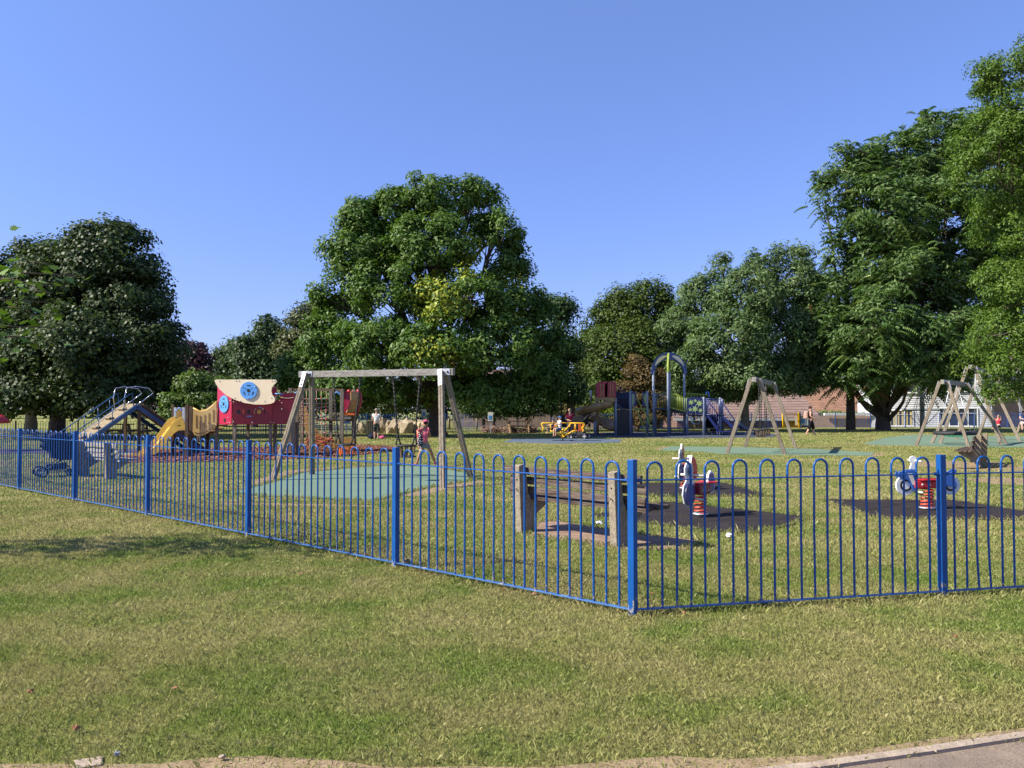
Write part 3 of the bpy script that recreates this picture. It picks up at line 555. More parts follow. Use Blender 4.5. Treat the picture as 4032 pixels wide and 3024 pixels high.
def tree(name, label, base, blobs, nclump, nper, rc, ll, lw, cols, seed, trunk_r=.3, fork=.3, bark='bark', cat='tree', group=None, lo=-.6, flat=.7, droop=0.0, tintf=None, twigs=.25, inner=.3, stems=1, fold=0.12, spread=1.0, lean=0.0):
    cols = [tuple(a * 1.15 * f for a, f in zip(c, (1.05, 1, .9))) for c in cols]; t = thing(name, label, cat, base, group=group); B = Vector(base)
    bl = [(b[0] - B, max(b[1] - rc * .6, b[1] * .55), max(b[2] - rc * .6, b[2] * .55), max(b[3] - rc * .6, b[3] * .55)) for b in blobs]
    C, O = crown_pts(bl, nclump, seed, lo, inner)
    V, c = leaves(np.array(C), np.array(O), nper, rc, ll, lw, cols, seed, flat, droop, (lambda X: tintf(X + np.array(B))) if tintf else None, spread, fold)
    nf = len(V) // 4; LEAFN[0] += nf
    me = mesh_np('crown', V, np.arange(nf * 4).reshape(nf, 4), 'leaf', c); o = bpy.data.objects.new('crown', me); COL.objects.link(o); o.parent = t
    top = max(b[0].z + b[3] for b in bl); m = MB(); g = random.Random(seed); low = min(b[0].z - b[3] for b in bl); fz = max(top * fork, .4)
    cx = sum(b[0].x for b in bl) / len(bl); cy = sum(b[0].y for b in bl) / len(bl)
    for s in range(stems):
        ox = (s - (stems - 1) / 2) * trunk_r * 2.2; f0 = Vector((ox * 1.6 + lean, 0, fz))
        m.tube([(ox * 1.1, 0, -.3), (ox, 0, 0.05), (ox, 0, .35), (ox + lean * .5, .05, fz * .5), f0, (lerp(f0.x, cx, .35), lerp(0, cy, .35), lerp(fz, top, .4)), (lerp(f0.x, cx, .7), lerp(0, cy, .7), lerp(fz, top, .8))], [trunk_r * 1.6, trunk_r * 1.35, trunk_r * 1.02, trunk_r * .92, trunk_r * .8, trunk_r * .42, trunk_r * .1], 10)
    tr = m.build('trunk', bark, t)
    m = MB(); fk = Vector((lean, 0, fz))
    for i, b in enumerate(bl):
        st = Vector((lean * .7, 0, fz * g.uniform(.75, 1.25))) if b[0].z < top * .6 else Vector((lerp(fk.x, cx, .3), lerp(0, cy, .3), lerp(fz, top, .35)))
        limb(m, st, b[0], trunk_r * .42, trunk_r * .12, .06, seed + i)
    for i, p in enumerate(C):
        if g.random() < twigs:
            b = min(bl, key=lambda q: (q[0] - p).length); s = b[0].lerp(Vector((0, 0, fz)), g.uniform(0, .35)); limb(m, s, p, trunk_r * .11, .012, .04, i, 4, 4)
    m.build('branches', bark, t)
    return t
def hill(c, w): # tint weight round world centres in the xz view
    return c
G1 = ((0.030, 0.062, 0.016), (0.075, 0.120, 0.036))
# T1 dark lime at the left
tree('lime_tree', 'big dark dense lime tree filling the left edge, widest at its foot', (-24.6, 44, 0), blobs_px([(430, 1015, 190, 165, 0), (300, 1130, 230, 220, 0), (150, 1120, 190, 190, 1), (490, 1180, 190, 220, -.5), (540, 1370, 205, 220, -1), (300, 1400, 250, 210, -3), (60, 1420, 220, 210, -2), (150, 1560, 200, 120, -3), (390, 1570, 200, 100, -3), (570, 1520, 165, 150, 0), (-100, 1300, 200, 300, 0)], 44),
     700, 190, .85, .19, .15, ((.022, .042, .014), (.062, .092, .034)), 11, .42, .2, lo=-.7, twigs=.08)
tree('pale_trunk_tree', 'dark tree with a pale sunlit trunk at the far left behind the fence', (-29, 49, 0), blobs_px([(60, 1520, 170, 110, 0), (200, 1530, 120, 90, 0)], 49), 110, 110, .9, .2, .15, ((.022, .045, .014), (.06, .09, .03)), 12, .36, .35, bark='bark_pale', twigs=0)
# T2 purple
tree('copper_tree', 'purple-leaved tree peeping out behind the big dark tree', (-22, 56, 0), blobs_px([(760, 1420, 85, 85, 0), (690, 1440, 110, 110, 1), (800, 1530, 60, 90, -1), (700, 1560, 90, 100, -2)], 56), 190, 120, .8, .2, .15, ((.028, .014, .024), (.075, .038, .055)), 13, .25, .25, twigs=.25)
# T3 light shrub tree behind the playhouse
tree('hazel_shrub', 'bright mid green bushy shrub behind the yellow slide and playhouse', (-14.5, 38, 0), blobs_px([(770, 1520, 75, 75, 0), (820, 1570, 90, 70, 0), (700, 1590, 60, 60, 0), (880, 1530, 60, 60, 1), (760, 1640, 120, 60, 0)], 38), 170, 90, .55, .16, .09, ((.045, .085, .016), (.095, .15, .035)), 14, .14, .2, cat='shrub', flat=.5, fold=.2)
# T4 distant trees between
tree('distant_tree', 'dark blue-green round tree, lowest of the distant row left of the tall ash', (-19.3, 72, 0), blobs_px([(880, 1420, 70, 60, 0), (950, 1410, 90, 90, 0), (900, 1510, 110, 110, -2), (1000, 1520, 90, 120, 0), (860, 1590, 140, 80, -3)], 72), 300, 90, 1.1, .3, .2, ((.03, .055, .022), (.062, .10, .038)), 15, .35, .25, group=None, twigs=0)
tree('distant_tree', 'blue-green tree in the middle of the distant row left of the tall ash', (-21, 66, 0), blobs_px([(1060, 1310, 75, 75, 0), (1010, 1390, 100, 100, 0), (1090, 1400, 90, 110, 0), (1060, 1520, 130, 140, 0)], 66), 300, 90, 1.0, .28, .18, ((.026, .05, .022), (.055, .092, .036)), 16, .35, .25, twigs=0)
tree('distant_tree', 'olive loose-topped tree next to the tall ash, tallest of the distant row', (-15.5, 60, 0), blobs_px([(1190, 1260, 70, 75, 0), (1260, 1240, 80, 90, 1), (1200, 1370, 110, 110, 0), (1230, 1530, 150, 140, 0), (1330, 1560, 120, 100, 0)], 60), 340, 95, .9, .24, .15, ((.045, .06, .022), (.10, .115, .045)), 17, .3, .25, twigs=.3)
# T5 big ash in the centre
YC = [(1880, 1030, 110), (1860, 910, 60), (1690, 1170, 120), (1830, 1190, 70), (2010, 1235, 40), (1690, 1370, 60), (1775, 1400, 50), (2010, 1120, 70), (1980, 925, 40), (1900, 1000, 60), (1650, 1560, 50)]
def ashtint(X):
    w = np.zeros(len(X))
    for px, py, r in YC:
        c = W(px, py, 42.5); d = np.hypot((X[:, 0] / X[:, 1] * 42.5 - c.x), (X[:, 2] - EYE) / X[:, 1] * 42.5 + EYE - c.z); w = np.maximum(w, (d < r * .8 * 42.5 / F) * .6 * (X[:, 1] < 46))
    return w
ash_b = blobs_px([(1700, 785, 135, 120, 0), (1850, 815, 140, 130, 1), (1560, 850, 120, 120, 0), (1430, 870, 110, 100, 0), (1960, 920, 120, 110, 0), (1410, 1010, 150, 130, -1), (1700, 980, 190, 150, -1.5), (2000, 1060, 110, 120, 1), (1350, 1170, 130, 120, 0), (1540, 1150, 170, 150, -2.5), (1800, 1200, 200, 150, -3), (2030, 1220, 140, 130, -1), (1300, 1340, 130, 120, -1),
                 (1480, 1370, 190, 140, -3), (1720, 1400, 200, 130, -4), (1960, 1380, 190, 150, -3), (2120, 1330, 110, 150, 0), (1200, 1470, 120, 100, 0), (1400, 1520, 170, 100, -2), (1250, 1580, 130, 70, 0), (1880, 1540, 190, 100, -2), (2110, 1500, 130, 120, 0), (1600, 1560, 110, 70, -2)], 46.5)
tree('ash_tree', 'huge broad green tree with yellow leaf patches in the centre of the park', (-4.3, 46.5, 0), ash_b, 740, 190, .70, .24, .115, ((.036, .082, .014), (.096, .160, .034), (.22, .26, .032)), 21, .5, .14, tintf=ashtint, twigs=.6, inner=.2, spread=1.0, fold=.2, flat=.85)
tree('ash_tree', 'very dark green tree tucked behind the right flank of the huge tree', (4, 55, 0), blobs_px([(2190, 1230, 85, 95, 0), (2200, 1380, 100, 120, 0), (2120, 1500, 120, 120, 0), (2215, 1540, 100, 110, 0), (2100, 1580, 140, 80, 0), (1960, 1600, 160, 60, 0)], 55), 340, 110, .9, .2, .13, ((.02, .05, .014), (.05, .09, .026)), 22, .3, .3, twigs=.2)
tree('shade_shrub', 'grey-green leafy shrub behind the standing person in the hat', (-9, 52.5, 0), blobs_px([(1440, 1590, 60, 60, 0), (1540, 1590, 70, 60, 0), (1600, 1570, 60, 60, 0), (1500, 1540, 60, 60, 1)], 52.5), 150, 80, .6, .17, .12, ((.05, .075, .04), (.11, .15, .08)), 23, .1, .2, cat='shrub')
# T6 hornbeam
tree('hornbeam_tree', 'rounded dense olive green tree behind the spiral slide', (7.7, 64, 0), blobs_px([(2560, 1200, 110, 110, 0), (2460, 1240, 120, 120, 0), (2380, 1320, 110, 140, 0), (2590, 1300, 100, 140, 1), (2480, 1400, 180, 150, -2), (2350, 1480, 100, 110, 0), (2600, 1480, 110, 110, 0), (2430, 1570, 190, 110, -1), (2650, 1400, 80, 150, 1), (2300, 1400, 70, 120, 1), (2660, 1570, 120, 110, 1)], 64), 760, 120, .85, .2, .14, ((.032, .058, .010), (.064, .100, .018)), 24, .4, .25, flat=.9, twigs=.05, inner=.15)
tree('bronze_shrub', 'bronze brown bushy conifer beside the spiral slide', (8.3, 54, 0), blobs_px([(2500, 1450, 55, 75, 0), (2560, 1500, 70, 70, 0), (2470, 1560, 80, 70, 0), (2580, 1590, 80, 70, 0), (2520, 1640, 110, 60, 0)], 54), 200, 90, .5, .2, .07, ((.085, .062, .026), (.15, .11, .05)), 25, .12, .3, cat='shrub')
tree('small_shrub', 'small olive brown shrub by the fence left of the person in red', (2.8, 58.8, 0), blobs_px([(2150, 1580, 40, 40, 0), (2180, 1610, 45, 40, 0), (2230, 1620, 40, 35, 0)], 58.8), 70, 70, .45, .17, .08, ((.075, .072, .022), (.14, .12, .05)), 26, .06, .3, cat='shrub')
tree('small_shrub', 'small bright green shrub under the spiral slide hood', (7, 59.5, 0), blobs_px([(2380, 1610, 35, 35, 0), (2420, 1620, 40, 40, 0)], 59.5), 60, 70, .4, .15, .08, ((.09, .14, .015), (.18, .24, .03)), 27, .06, .3, cat='shrub')
# T7 airy tree right of the arch
tree('rowan_tree', 'airy grey-green tree with a pale trunk right of the blue arch', (16.2, 56.5, 0), blobs_px([(2840, 1060, 75, 80, 0), (2990, 1040, 90, 90, 0), (3070, 1000, 50, 60, 0), (3165, 1010, 70, 75, 1), (2760, 1170, 110, 100, 0), (2940, 1160, 150, 120, -2), (3130, 1130, 130, 130, 0), (2700, 1280, 110, 100, 0), (2880, 1330, 180, 130, -3), (3080, 1320, 160, 140, -1), (2760, 1440, 130, 100, -2), (2950, 1470, 180, 90, -3), (3130, 1460, 140, 85, 0), (2700, 1540, 90, 70, 0), (3060, 1520, 160, 50, 0), (3190, 1330, 90, 150, 1), (3200, 1200, 70, 90, 1), (2860, 1540, 150, 70, 0)], 56.5), 900, 95, .78, .26, .10, ((.045, .085, .030), (.110, .165, .065)), 31, .3, .25, bark='bark_pale', droop=.35, twigs=.35, inner=.2, fold=.2)
# T8 tree of heaven with fronds and red seeds
def fronds(t, B, C, O, per, L0, cols, seed):
    g = np.random.default_rng(seed); C = np.array(C); O = np.array(O); m = len(C); N = m * per; ci = np.repeat(np.arange(m), per)
    az = g.uniform(0, 2 * PI, N); d = np.c_[np.cos(az), np.sin(az), g.uniform(-.1, .6, N)] + O[ci] * .9; d /= np.linalg.norm(d, axis=1)[:, None]
    L_ = L0 * g.uniform(.6, 1.2, N); S = C[ci] + g.normal(0, .35, (N, 3)); side = np.cross(d, np.array([0, 0, 1.0])); side /= np.linalg.norm(side, axis=1)[:, None] + 1e-6
    Vs = []; Cs = []; k1 = g.random(N)[:, None]; cb = np.array(cols[0]) * (1 - k1) + np.array(cols[1]) * k1
    red = (g.random(m) < .06)[ci] & (g.random(N) < .25); pale = g.random(N) < .035
    cb[pale] = (.30, .36, .16); cb[red] = (.13, .05, .02)
    for j in range(8):
        u = (j + 1) / 8.0; p = S + d * (L_ * u)[:, None]; p[:, 2] -= (L_ * .55 * u * u)
        for sg in (-1, 1):
            w = L_ * (.34 - .17 * abs(u - .4)); tip = p + side * sg * w[:, None] * .85 + d * w[:, None] * .25; tip[:, 2] -= w * .65
            mid = (p + tip) / 2; h = d * (w * .21)[:, None]; h[:, 2] *= .5; mid[:, 2] += w * .06
            Vs.append(np.stack([p, mid + h, tip, mid - h], 1)); Cs.append(cb * g.uniform(.8, 1.2, N)[:, None])
    V = np.stack(Vs, 1).reshape(-1, 3); c = np.repeat(np.stack(Cs, 1).reshape(-1, 3), 4, 0); return V, c
def frond_tree(name, label, base, blobs, nclump, per, L0, cols, seed, trunk_r, fork, stems=1, spread=2.5, fine=0):
    t = thing(name, label, 'tree', base); B = Vector(base); bl = [(b[0] - B, b[1], b[2], b[3]) for b in blobs]; C, O = crown_pts(bl, nclump, seed, -.75, .3)
    V, c = fronds(t, B, C, O, per, L0, cols, seed)
    V2, c2 = leaves(np.array(C), np.array(O), fine, .9, .3, .12, cols, seed + 1, .7)
    V = np.r_[V, V2]; c = np.r_[c, c2]; nf = len(V) // 4; LEAFN[0] += nf
    me = mesh_np('crown', V, np.arange(nf * 4).reshape(nf, 4), 'leaf', c); o = bpy.data.objects.new('crown', me); COL.objects.link(o); o.parent = t
    m = MB(); g = random.Random(seed); top = max(b[0].z + b[3] for b in bl)
    for s in range(stems):
        ox = (s - (stems - 1) / 2) * spread; m.tube([(ox, 0, -.3), (ox, 0, .1), (ox * 1.0, 0, top * fork), (ox * 1.2, 0, top * .55)], [trunk_r * 2.0 * (1 + s * .5), trunk_r * 1.25 * (1 + s * .6), trunk_r * .95, trunk_r * .4], 10)
    m.build('trunk', 'bark', t); m = MB()
    for i, b in enumerate(bl):
        ox = (stems - 1) / 2 * spread if i % 4 else -(stems - 1) / 2 * spread; limb(m, (ox + g.uniform(-.3, .3), 0, g.uniform(.5, 1.6) if i % 4 else top * fork), b[0] - Vector((0, 0, b[3] * .2)), trunk_r * .75, trunk_r * .2, -.05, seed + i, 7, 7)
    for i, p in enumerate(C):
        if g.random() < .28:
            b = min(bl, key=lambda q: (q[0] - p).length); limb(m, b[0], p, .07, .015, .04, i, 4, 4)
    m.build('branches', 'bark', t); return t
T8 = blobs_px([(3250, 790, 80, 75, 0), (3330, 660, 80, 80, 0), (3400, 720, 100, 100, 0), (3540, 650, 110, 120, 0), (3700, 600, 150, 130, 0), (3900, 620, 170, 150, 0), (3500, 830, 150, 130, -2), (3720, 850, 170, 140, -2), (3950, 880, 170, 150, 0), (3480, 1020, 130, 110, -1), (3330, 1130, 120, 100, 0), (3600, 1110, 170, 130, -3), (3850, 1100, 180, 150, -1),
               (3270, 1270, 110, 100, 0), (3440, 1290, 160, 120, -3), (3680, 1330, 190, 120, -3), (3900, 1330, 170, 120, -1), (3260, 1410, 100, 80, 0), (3400, 1455, 150, 80, -2), (3600, 1475, 170, 70, -2), (4100, 1000, 200, 300, 0), (3220, 1180, 60, 90, 0), (3340, 990, 70, 80, 0), (3220, 1330, 80, 120, 0), (3760, 1450, 120, 90, -2), (3560, 1220, 200, 160, 0), (3750, 1000, 220, 200, 1), (3560, 800, 180, 180, 1)], 56)
frond_tree('tree_of_heaven', 'very tall dark tree with long drooping leaf fronds and red seed clusters, two trunks', (25.3, 58, 0), T8, 1000, 10, .92, ((.045, .095, .024), (.125, .185, .060)), 41, .27, .16, 2, 2.3, 130)
# T9 locust at the right edge, nearer
T9 = blobs_px([(4080, 330, 200, 170, 0), (3900, 300, 90, 70, 0), (4000, 480, 180, 120, 0), (4150, 650, 260, 200, 0), (3900, 660, 150, 90, -.5), (3980, 760, 150, 80, 0), (4150, 1300, 280, 180, 0), (3920, 1440, 120, 90, -1), (3850, 1330, 70, 60, -1), (4000, 1530, 130, 60, -1), (4200, 1000, 260, 220, 1), (3960, 560, 190, 130, 0), (4050, 880, 190, 150, 0), (4000, 1120, 140, 120, 0)], 25); T9 = [(b[0], b[1] + .22, b[2] + .22, b[3] + .22) for b in T9]
def t9(): tree('locust_tree', 'bright green feathery tree overhanging the right edge of the picture', (18.5, 25, 0), T9, 620, 165, .42, .10, .045, ((.036, .078, .011), (.090, .150, .020)), 42, .22, .3, droop=.5, twigs=.25, inner=.25, fold=.2)
t9()
# maple off the left edge, its leafy branch tips reach into the picture
t = thing('maple_tree', 'lobed-leaf maple branches reaching in at the left edge of the picture', 'tree', (-12.6, 8.2, 0))
g = random.Random(5); m = MB(); m.tube([(0, 0, -.2), (0, 0, .2), (.05, 0, 2), (.2, 0, 4), (.3, .1, 6)], [.2, .15, .12, .09, .04], 9); m.build('trunk', 'bark', t)
brs = [(( -12.4, 8.2, 2.4), W(190, 1190, 8.4)), ((-12.4, 8.2, 2.6), W(330, 1085, 8.2)), ((-12.4, 8.3, 2.2), W(130, 1330, 9.0)), ((-12.4, 8.2, 3.1), W(60, 1010, 8.6)), ((-12.4, 8.2, 3.2), W(260, 1130, 9.2)), ((-12.4, 8.2, 2.0), W(200, 1290, 8.8)), ((-12.4, 8.2, 4.2), (-7.8, 8.6, 4.3)), ((-12.4, 8.2, 4.6), (-9.2, 8.9, 4.9))]
m = MB(); cen = []
for i, (a, b) in enumerate(brs):
    a = Vector(a); b = Vector(b); off = Vector((-12.6, 8.2, 0)); limb(m, a - off, b - off, .035, .006, .03, i, 8, 5)
    for k in range(85 if i < 6 else 75):
        u = g.uniform(.45, 1.0) if i < 6 else g.uniform(.35, 1); p = a.lerp(b, u) + Vector((g.gauss(0, .20), g.gauss(0, .20), g.gauss(0, .14) + math.sin(u * PI) * .15)); cen.append(p - off)
for i, p in enumerate(cen[::3]):
    limb(m, p + Vector((-.25, 0, .04)), p, .006, .002, .03, i, 3, 3)
m.build('branches', 'bark', t)
lobes = [(0, 0), (.22, -.02), (.18, .12), (.52, .10), (.36, .28), (.62, .42), (.38, .46), (.40, .62), (.18, .60), (0, 1.0), (-.18, .60), (-.40, .62), (-.38, .46), (-.62, .42), (-.36, .28), (-.52, .10), (-.18, .12), (-.22, -.02)]
vs = []; cs = []; nl = len(lobes)
for p in cen:
    s = g.uniform(.08, .14); n = Vector((g.gauss(0, .5), g.gauss(0, .5), 1)).normalized(); u = Vector((g.gauss(.5, .6), g.gauss(0, .8), -.35)); u = (u - n * u.dot(n)).normalized(); w = n.cross(u); k = g.uniform(0, 1)
    col = [lerp(a, b, k) for a, b in zip((.05, .10, .015), (.125, .205, .032))]
    for x, y in lobes: vs.append(p + w * x * s + u * y * s + n * (abs(x) * .12 * s)); cs.append(col)
V = np.array(vs); Fc = np.arange(len(vs)).reshape(-1, nl)
me = mesh_np('crown', V, Fc, 'leaf', np.array(cs)); o = bpy.data.objects.new('crown', me); COL.objects.link(o); o.parent = t
tree('shade_tree', 'big tree standing just outside the left side of the picture, shading the lawn', (-24.5, 17.6, 0), [(Vector((-24.5, 17.6, 5.5)), 3.6, 1.5, 2.6), (Vector((-22.5, 18, 4.2)), 2.6, 1.2, 1.6)], 160, 90, .6, .22, .13, ((.04, .08, .015), (.09, .14, .03)), 71, .25, .3, twigs=0)
# distant woodland band closing the view
def band(name, Y, x0, x1, h, n, seed, cols, z0=-2, lab=''):
    g = random.Random(seed); C = [Vector((g.uniform(x0, x1), Y + g.uniform(-4, 4), z0 + (h + math.sin(i * .7) * h * .1) * g.random() ** .6)) for i in range(n)]
    V, c = leaves(np.array(C), np.array([[0, -1, .3]] * n), 60, 1.6, .5, .38, cols, seed); nf = len(V) // 4
    me = mesh_np(name, V, np.arange(nf * 4).reshape(nf, 4), 'leaf', c); o = bpy.data.objects.new(name, me); COL.objects.link(o); tag(o, lab, 'woodland', kind='stuff')
band('woodland', 120, -120, -20, 7, 500, 51, ((.03, .05, .02), (.06, .09, .035)), 0, 'distant dark woodland beyond the field on the left')
band('woodland', 105, -22, 90, 7.5, 800, 52, ((.02, .04, .015), (.045, .075, .028)), -2, 'distant dark woodland behind the houses')
print('leaf faces', LEAFN[0])
# hedge by the orange roof
C = [Vector((random.uniform(27.3, 33.5), 74 + random.uniform(-.5, .5), random.uniform(.3, 1.2))) for _ in range(220)]
V, c = leaves(np.array(C), np.array([[0, -1, .5]] * 220), 40, .3, .12, .08, ((.05, .10, .015), (.11, .18, .03)), 61); nf = len(V) // 4
me = mesh_np('hedge', V, np.arange(nf * 4).reshape(nf, 4), 'leaf', c); o = bpy.data.objects.new('hedge', me); COL.objects.link(o); tag(o, 'clipped bright green hedge behind the fence right of the yellow gate', 'hedge')
C = [Vector((random.uniform(-1.8, 1.5), 51.5 + random.uniform(-.4, .4), random.uniform(.05, .35))) for _ in range(90)]
V, c = leaves(np.array(C), np.array([[0, -1, .5]] * 90), 40, .3, .1, .06, ((.16, .09, .085), (.26, .17, .14)), 62); nf = len(V) // 4
me = mesh_np('heather_shrub', V, np.arange(nf * 4).reshape(nf, 4), 'leaf', c); o = bpy.data.objects.new('heather_shrub', me); COL.objects.link(o); tag(o, 'low pinkish brown heather bed left of the picnic table', 'shrub')

# ================================================================== houses behind the far fence
def house(name, label, loc, rz, w, d, z0, ze, zr, wall, roof, wins=(), over=.35, trim='white'):
    h = thing(name, label, 'house', loc, rz)
    MB().box((w / 2, d / 2, (z0 + ze) / 2), (w, d, ze - z0)).build('wall', wall, h)
    gb = MB()
    for x in (0.003, w - .203): gb.prism([(0, ze), (d, ze), (d / 2, zr - .12)], (x, 0, 0), (0, 1, 0), (0, 0, 1), .2)
    gb.build('gable', wall if roof != 'roof_pink' else 'brick_brown', h)
    r = MB(); th = .14; yo = over; sl = (zr - ze) / (d / 2)
    for s in (0, 1):
        ya, yb = (-yo, d / 2) if s == 0 else (d + yo, d / 2); za = ze - sl * yo; vs = [(-yo, ya, za), (w + yo, ya, za), (w + yo, yb, zr), (-yo, yb, zr)]; vs += [(x, y, z + th) for x, y, z in vs]
        r.add(vs, [(0, 1, 2, 3), (4, 7, 6, 5), (0, 4, 5, 1), (1, 5, 6, 2), (0, 3, 7, 4), (3, 2, 6, 7)])
    r.build('roof', roof, h)
    MB().box((w / 2, -yo - .03, ze - sl * yo + .02), (w + 2 * yo, .05, .2)).build('fascia', trim, h)
    for (x, z, ww, hh, npan, *cur) in wins:
        f = MB(); t = .06
        for k in range(npan + 1): f.box((x + ww * k / npan, -.03, z + hh / 2), (t, .10, hh + t))
        f.box((x + ww / 2, -.034, z), (ww - t, .09, t)); f.box((x + ww / 2, -.034, z + hh), (ww - t, .09, t)); f.box((x + ww / 2, -.036, z + hh * .72), (ww - t, .07, t * .7)); f.box((x + ww / 2, -.06, z - .06), (ww + .2, .16, .05))
        fo = f.build('window', 'white', h); MB().box((x + ww / 2, -.006, z + hh / 2), (ww, .02, hh)).build('pane', 'glass', fo)
        if cur:
            cm = MB()
            for k in range(npan): cm.box((x + ww * (k + .25) / npan, -.022, z + hh * .5), (ww / npan * .3, .012, hh * .9)); cm.box((x + ww * (k + .78) / npan, -.022, z + hh * .5), (ww / npan * .25, .012, hh * .9))
            cm.build('curtain', 'curtain', fo)
    return h
house('tiled_bungalow', 'bungalow with a long pinkish tiled roof and dark gable behind the far fence', (14.5, 71.5, 0), R(3), 12.5, 8, -2.2, .72, 2.75, 'brick_brown', 'roof_pink')
house('orange_roof_house', 'house with a plain orange tiled roof behind the hedge', (25.2, 86, 0), 0, 15, 7.5, -2.2, .9, 4.0, 'brick', 'roof_orange')
MB_ = MB(); MB_.box((31.2, 71, -.4), (10.5, .25, 2.6)); tag(MB_.build('garden_wall', 'render'), 'low tan garden wall behind the fence below the hedge', 'wall')
MB_ = MB(); MB_.box((31.6, 70.6, 1.03), (9, .3, .22)); tag(MB_.build('wall_capping', 'white'), 'white capping strip along the tan garden wall', 'capping')
wz = [(1.3, 0.05, 2.0, 1.3, 3, 1), (5.4, 0.05, 2.9, 1.5, 4), (1.6, 2.9, 2.0, 1.1, 3), (5.6, 3.0, 2.4, 1.1, 3)]
house('weatherboard_house', 'white weatherboard house with a curtained window behind the two-trunk tree', (31.2, 70.6, 0), R(-14), 9.4, 7, -2, 4.6, 7, 'boards', 'roof_orange', wz)
house('brick_house', 'brown brick house at the right behind the tall swings', (40.4, 69.5, 0), R(1), 12, 8, -2, 4.8, 7.2, 'brick', 'roof_pink', [(.6, 2.6, 1.4, 1.2, 2), (3, 0, 2.2, 1.3, 3), (6, 2.6, 1.6, 1.2, 2)])
house('brick_house', 'dim brown brick house with a white window behind the huge central tree', (-5.5, 76, 0), R(2), 9.8, 8, -2.2, 3.0, 5.2, 'brick', 'roof_pink', [(6.4, 1.45, 1.5, .8, 3), (1.5, 1.3, 1.6, .9, 3)])
house('brick_house', 'light brick house with a white canopy behind the person in red', (5.2, 76.2, 0), R(2), 6.5, 8, -2.2, 2.4, 4.6, 'brick', 'roof_pink', [(1.2, 1.6, 1.3, .8, 2), (4.2, 1.2, 1.3, .9, 2)])

# ================================================================== benches
def bench(name, label, loc, e, gap=1.55, group='park benches with concrete ends', slat='wood_old', con='concrete', over=.33, s=1.0):
    t = thing(name, label, 'bench', loc, math.atan2(e[1], e[0]), group, s)
    prof = [(0, -.05), (.25, -.05), (.235, .20), (.50, .36), (.50, .41), (.20, .41), (.13, .50), (.075, .86), (.03, .875), (-.045, .86)]
    for x in (-.05, gap - .05):
        m = MB(); m.prism([(p[0], p[1]) for p in prof], (x, 0, 0), (0, 1, 0), (0, 0, 1), .10); m.build('support', con, t, .008)
        m = MB(); [m.ball((x + .05, -.028 - .01 * k, .80 - .12 * k), .011, 8, 6) for k in range(3)]; m.build('bolt', 'bolt', t)
    L_ = gap + 2 * over; cx = gap / 2
    for k in range(3):
        z = .785 - .125 * k; y = .115 + .018 * k + (.02 if k else 0); m = MB(); m.box((cx + (-.02, .03, 0)[k], y, z), (L_, .045, .098), Matrix.Rotation(R(-8), 3, 'X')); m.build('back_slat', slat, t, .004)
    for k in range(4):
        y = .21 + .105 * k; m = MB(); m.box((cx + (.0, -.03, .02, .04)[k], y, .435 + .006 * k), (L_, .085, .045)); m.build('seat_slat', slat, t, .004)
    return t
bench('park_bench', 'weathered brown slatted bench with pebbled concrete supports, nearest bench, behind the blue fence', (G(2043, 2098).x, G(2043, 2098).y, 0), (.69, -.72))
bench('park_bench', 'pale slatted bench with dark concrete supports beside the pushchair on the left', (-10.15, 19.1, 0), (.76, -.65), gap=1.5, slat='wood_beam', s=.95)
bench('park_bench', 'end-on slatted bench with orange-lichened concrete supports by the right-hand swings', (12.5, 21.75, 0), (.58, .81), con='lichen_concrete', slat='wood_old')

# ================================================================== swings
def toddler_seat(parent, c, rz, bars, label, chains, group):
    """cradle swing: ring, bars, base; chains are (top, bottom) pairs"""
    t = thing('toddler_swing', label, 'swing seat', c, rz, group)
    rr = MB(); pts = [Vector((math.cos(a) * .21, math.sin(a) * .18, 0)) for a in [2 * PI * k / 16 for k in range(17)]]; rr.tube(pts, .022, 6, False); rr.build('seat_ring', 'rubber_black', t)
    b = MB(); b.box((0, 0, -.235), (.34, .26, .035)); b.build('seat_base', 'rubber_black', t, .005)
    b = MB()
    for k in range(10):
        a = 2 * PI * k / 10; b.beam((math.cos(a) * .2, math.sin(a) * .17, -.01), (math.cos(a) * .165, math.sin(a) * .135, -.235), .03, .022)
    b.build('seat_bars', bars, t)
    for (p, q) in chains:
        m = MB(); p, q = Vector(p), Vector(q); n = int((p - q).length / .045)
        for k in range(n):
            c_ = q.lerp(p, (k + .5) / n); rot = Matrix.Rotation(PI / 2 * (k % 2), 3, 'Z') @ Matrix.Rotation(PI / 2, 3, 'X'); m.ring(c_, .021, .009, 6, 4, rot)
        m.tube([p, q], .012, 6); m.build('chain', 'rubber_black', t)
    return t
